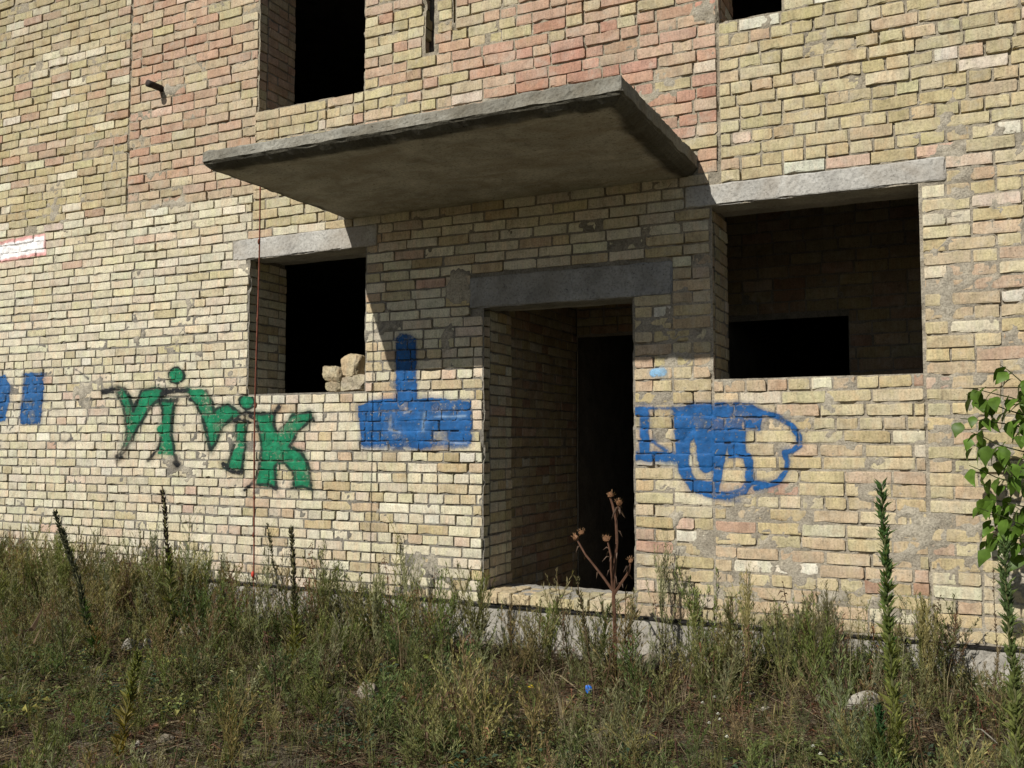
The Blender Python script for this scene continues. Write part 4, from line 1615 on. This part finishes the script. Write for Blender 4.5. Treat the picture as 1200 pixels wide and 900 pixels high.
plant('seed_stalk', 'pale short seed stalk left of the hanging wire', b,
      spike(top_z(258, 650, -.3) - b[2], (0, 0), (.1, .1, .04), STRAW, (.15, .13, .07), 21, .2, .5, .45, .03, .018, .7, 0, .0032))


def thistle():
    r = np.random.default_rng(41)
    st, heads, lf = Acc(), [], Acc()
    Y = b_th[1]
    W3 = lambda px, py, dy=0: onwall(px, py, Y + dy) - b_th
    col = np.array((.16, .085, .055))
    main = np.array([(0, 0, -.04), W3(720, 720), W3(719, 700), W3(720, 668), W3(723, 635), W3(722, 610), W3(718, 592), W3(715, 583)])
    stem(st, main, .012, .006, col, 6)
    br = [[W3(718, 692), W3(708, 678, -.02), W3(698, 665, -.03), W3(686, 650, -.05), W3(677, 634, -.06)],
          [W3(718, 690), W3(716, 668, -.03), W3(716, 652, -.05), W3(712, 634, -.06)],
          [W3(720, 696), W3(729, 682, -.03), W3(737, 670, -.05), W3(739, 659, -.05)],
          [W3(722, 606), W3(725, 592, -.02)]]
    for q in br:
        stem(st, q, .009, .0055, col * 1.1, 5)
    for px, py, dy, s in ((716, 580, 0, .022), (725, 589, -.02, .021), (675, 630, -.06, .024), (681, 624, -.05, .020), (711, 631, -.06, .024), (739, 657, -.05, .018)):
        c = W3(px, py, dy)
        V, F = lump((s, s, s * .95), int(px), .2, 2)
        hd = Acc()
        heads.append(hd)
        hd.add(V + c, F, np.array((.24, .125, .065)))
        for k in range(16):
            d = r.normal(0, 1, 3)
            d[2] = abs(d[2]) * .8
            leafy(hd, c + unit(d) * s * .8, d + np.array([0, 0, .6]), .018, .005, np.array((.30, .18, .10)), 0, .3, r)
    for k in range(26):
        q = [main] + [np.array(x) for x in br]
        p, d = at_curve(q[r.integers(len(q))], r.uniform(.2, .95))
        a = r.uniform(0, 6.283)
        leafy(lf, p, (math.cos(a), math.sin(a), r.uniform(-.9, .3)), r.uniform(.03, .06), r.uniform(.008, .018), np.array((.15, .10, .075)), .5, .6, r)
    return {'stem': (st, M_LEAF), 'flower_head': (heads, M_LEAF), 'dry_leaves': (lf, M_LEAF)}


b_th = base_at(721, -.62)
plant('dry_thistle', 'dead brown branching thistle with round heads before the dark doorway', b_th, thistle)


def from_template(T_, h):
    V, F, C = T_

    def f():
        A = Acc()
        s = h / max(V[:, 2].max(), .01)
        A.add(V * s * np.array([.8, .8, 1]), F, C)
        return {'foliage': (A, M_LEAF)}
    return f


def fleabane(px, top, Y, label, seed, col=GREY):
    b = base_at(px, Y)
    h = top_z(px, top, Y) - b[2]
    rr = np.random.default_rng(seed)
    V, F, C = t_bush(rr, max(h, .25), np.array(col) * 1.4, rr.uniform(.10, .2), 22)
    V2, F2, C2 = t_fleabane(rr, max(h, .25), np.array(col) * 1.1)
    T_ = (np.concatenate([V, V2]), np.concatenate([F, F2 + len(V)]), np.concatenate([C, C2]))
    plant('fleabane', label, b, from_template(T_, h))


fleabane(776, 606, -.14, 'grey green feathery weed against the brick right of the doorway', 51)
fleabane(560, 655, -.30, 'single fresh green weed left of the doorstep', 52, GREEN)
fleabane(878, 655, -.45, 'wispy weed with a feathery top under the blue lettering', 53, OLIVE)
fleabane(965, 675, -.50, 'dry feathery weed left of the tall green spike', 54, (.11, .10, .05))
fleabane(80, 606, -.55, 'feathery weed rising beside the leaning dark stalk', 55, GREEN)
fleabane(162, 598, -.15, 'tall wispy weed against the pale brick left of the upright stalk', 56, (.10, .11, .055))
fleabane(120, 632, -.30, 'wispy green weed between two dark seed stalks', 57)
fleabane(30, 640, -.40, 'bushy feathery weed below the blue painted blocks', 58, OLIVE)
fleabane(640, 695, -.45, 'green many leaved weed below the middle of the doorstep', 59, GREEN)
fleabane(440, 660, -.45, 'leafy grey green weed under the blue bar', 60)
fleabane(1085, 690, -.40, 'fine wiry weed right of the tall green spike', 61, OLIVE)
fleabane(235, 640, -.25, 'fine pale weed left of the hanging wire', 62, (.12, .12, .06))
fleabane(920, 690, -.35, 'short feathery weed below the rounded blue loop', 63, (.10, .105, .05))
fleabane(480, 640, -.2, 'thin weed left of the rust coloured stalk', 64, GREY)


def rusty(px, top, Y, label, seed, col=RUSTY):
    b = base_at(px, Y)
    h = top_z(px, top, Y) - b[2]
    plant('dead_stalk', label, b, from_template(t_drystalk(np.random.default_rng(seed), h, col), h))


rusty(508, 668, -.35, 'rust brown dead stalk left of the doorstep', 71)
rusty(462, 642, -.25, 'thin rust brown stalk below the blue bar', 72)
rusty(378, 650, -.35, 'reddish dead stalk with small heads right of the seed stalks', 73)
rusty(358, 632, -.30, 'reddish thin stem beside the brownish seed stalk', 74)
rusty(660, 706, -.55, 'dark brown dead stalk leaning in front of the doorstep', 75, BROWN)
rusty(758, 800, -1.0, 'reddish brown withered stalk among green weeds', 76)
rusty(30, 780, -1.6, 'dark brown withered stalk in the grass below the blue blocks', 77, BROWN)

# broad leaved sapling: trunk, twigs and single leaves
def leaf_mesh(seed):
    r = np.random.default_rng(seed)
    n = 6
    ts = np.linspace(0, 1, n)
    wd = np.array([.02, .24, .36, .30, .15, 0.0]) * (1 + r.normal(0, .06, n))
    V, F = [], []
    for t, w in zip(ts, wd):
        zc = -.55 * t * t
        V += [(-w, t, zc + .14 * w + r.normal(0, .012)), (0, t, zc - .02), (w, t, zc + .14 * w + r.normal(0, .012))]
    for k in range(n - 1):
        a = k * 3
        F += [(a, a + 1, a + 4), (a, a + 4, a + 3), (a + 1, a + 2, a + 5), (a + 1, a + 5, a + 4)]
    V = np.array(V)
    c = np.array((.09, .16, .024)) * r.uniform(.6, 1.25)
    me = trimesh('leaf', V, np.array(F), np.tile(c, (len(V), 1)), True)
    me.materials.append(M_SAPL)
    return me


LM = [leaf_mesh(500 + i) for i in range(8)]
sr = np.random.default_rng(77)
SY = -.36
sb = base_at(1218, SY)
sap = thing('sapling', 'young sapling with broad drooping bright green leaves against the brick', 'tree', tuple(sb))
tr = np.array([(0, 0, -.05), (.01, 0, .35), (-.005, -.01, .75), (.02, 0, 1.15), (.015, .01, 1.50), (.03, 0, 1.78)])
A = Acc()
stem(A, tr, .013, .005, (.10, .09, .05), 7)
twigs = []
for z, dx, dy, ln in ((.80, -.32, -.05, .26), (.86, -.2, -.2, .24), (.92, -.30, -.10, .30), (.98, -.34, .04, .24), (1.08, -.10, -.25, .22), (1.18, -.35, .02, .34), (1.30, -.32, -.18, .36), (1.42, -.36, -.06, .36), (1.52, -.28, -.16, .34),
                      (1.60, -.16, -.1, .24), (1.25, .3, -.1, .35), (1.45, .32, .05, .35), (1.05, .28, -.15, .3), (1.62, .22, -.1, .28), (1.36, -.1, -.34, .3), (1.56, .05, -.3, .25), (1.12, -.38, -.12, .34), (1.48, -.38, .06, .34), (1.22, -.22, -.3, .3), (1.02, -.36, .0, .22)):
    p, _ = at_curve(tr, min(z / 1.83, .98))
    p = np.array([p[0], p[1], z])
    tw = curve(p, (dx, dy, .12), ln, sr, 5, .18)
    stem(A, tw, .004, .0018, (.07, .09, .03), 4)
    twigs.append(tw)
A.build('trunk', M_LEAF, sap)
for tw in twigs:
    nl = sr.integers(9, 14)
    for k in range(nl):
        p, d = at_curve(tw, .08 + .92 * (k + .5) / nl)
        p = p + sr.normal(0, .022, 3)
        a = math.atan2(d[1], d[0]) + (1 if k % 2 else -1) * sr.uniform(.3, 1.2) - math.pi / 2
        o = bpy.data.objects.new('leaf', LM[sr.integers(8)])
        o.location = tuple(p)
        o.rotation_euler = (sr.uniform(-1.25, -.15), sr.normal(0, .4), a)
        s = sr.uniform(.06, .10)
        o.scale = (s * sr.uniform(.95, 1.15), s, s)
        link(o, sap)

# ------------------------------------------------------------------ small things in the grass
def flower(px, py, Y, h, label, col, group, petals=7, size=.012):
    p = gz_(px, py)
    r = np.random.default_rng(int(px * 7 + py))
    t = thing('flower', label, 'flower', tuple(p), 0, group)
    A = Acc()
    s = curve((0, 0, -.02), (r.normal(0, .1), r.normal(0, .1), 1), h, r, 4, .15)
    stem(A, s, .0016, .001, GREEN, 4)
    A.build('stem', M_LEAF, t)
    A = Acc()
    for k in range(petals):
        a = k * 6.283 / petals
        leafy(A, s[-1], (math.cos(a), math.sin(a), .55), size, size * .6, col, .1, .1, None)
        leafy(A, s[-1] + np.array([0, 0, .003]), (math.cos(a + .4), math.sin(a + .4), 1.2), size * .8, size * .5, np.array(col) * .95, .0, .1, None)
    A.build('blossom', M_LEAF, t)


for (px, py) in ((838, 852), (841, 858), (834, 860), (820, 838), (832, 830), (854, 880), (857, 826), (876, 812), (953, 892), (962, 900)):
    flower(px, py + 14, 0, .13, 'tiny white daisy in the weeds under the blue loop', (.72, .72, .68), 'white daisies in the weeds', 9, .012)
flower(626, 836, 0, .16, 'bright yellow flower open towards the doorstep', (.75, .58, .02), 'yellow flowers', 8, .022)
flower(608, 836, 0, .13, 'small orange yellow bud left of the bright yellow flower', (.65, .42, .02), 'yellow flowers', 6, .013)
flower(512, 776, 0, .14, 'yellow bloom among weeds left of the doorway', (.60, .50, .05), 'yellow flowers', 7, .013)
flower(184, 760, 0, .12, 'yellow bloom by the pale angular stone', (.55, .45, .03), 'yellow flowers', 7, .015)
flower(145, 893, 0, .05, 'yellow bloom at the foot of the small spike', (.55, .45, .03), 'yellow flowers', 7, .015)

# crumpled blue plastic
p = gz_(690, 822)
bp = stone('plastic_scrap', 'crumpled bright blue plastic scrap caught in the weeds', 'litter', (p[0], p[1], p[2] + .035), (.026, .02, .028), 901, M_BLUE, .4, None, .7)
# fallen sticks
for (pa, pb, lb, rd, cl) in (((642, 794), (684, 820), 'pale dry stem slanting through weeds by the blue scrap', .005, STRAW), ((190, 856), (238, 860), 'pale dry twig lying in short grass', .004, STRAW),
                             ((1140, 862), (1172, 882), 'thin pale stick lying on bare earth', .004, (.35, .32, .26)), ((225, 735), (262, 722), 'pale straw stems lying on the boulder', .006, STRAW)):
    a_, b_ = gz_(*pa), gz_(*pb)
    mid = (a_ + b_) / 2
    A = Acc()
    V, F = tube(np.array([a_ - mid, (a_ - mid) * .3 + [0, .01, .02], (b_ - mid) * .4 + [0, 0, .012], b_ - mid]) + [0, 0, .03], [rd, rd, rd * .8, rd * .5], 6)
    A.add(V, F, np.array(cl))
    o = A.build('stick', M_LEAF, None, True)
    o.location = tuple(mid)
    tag(o, lb, 'stick')
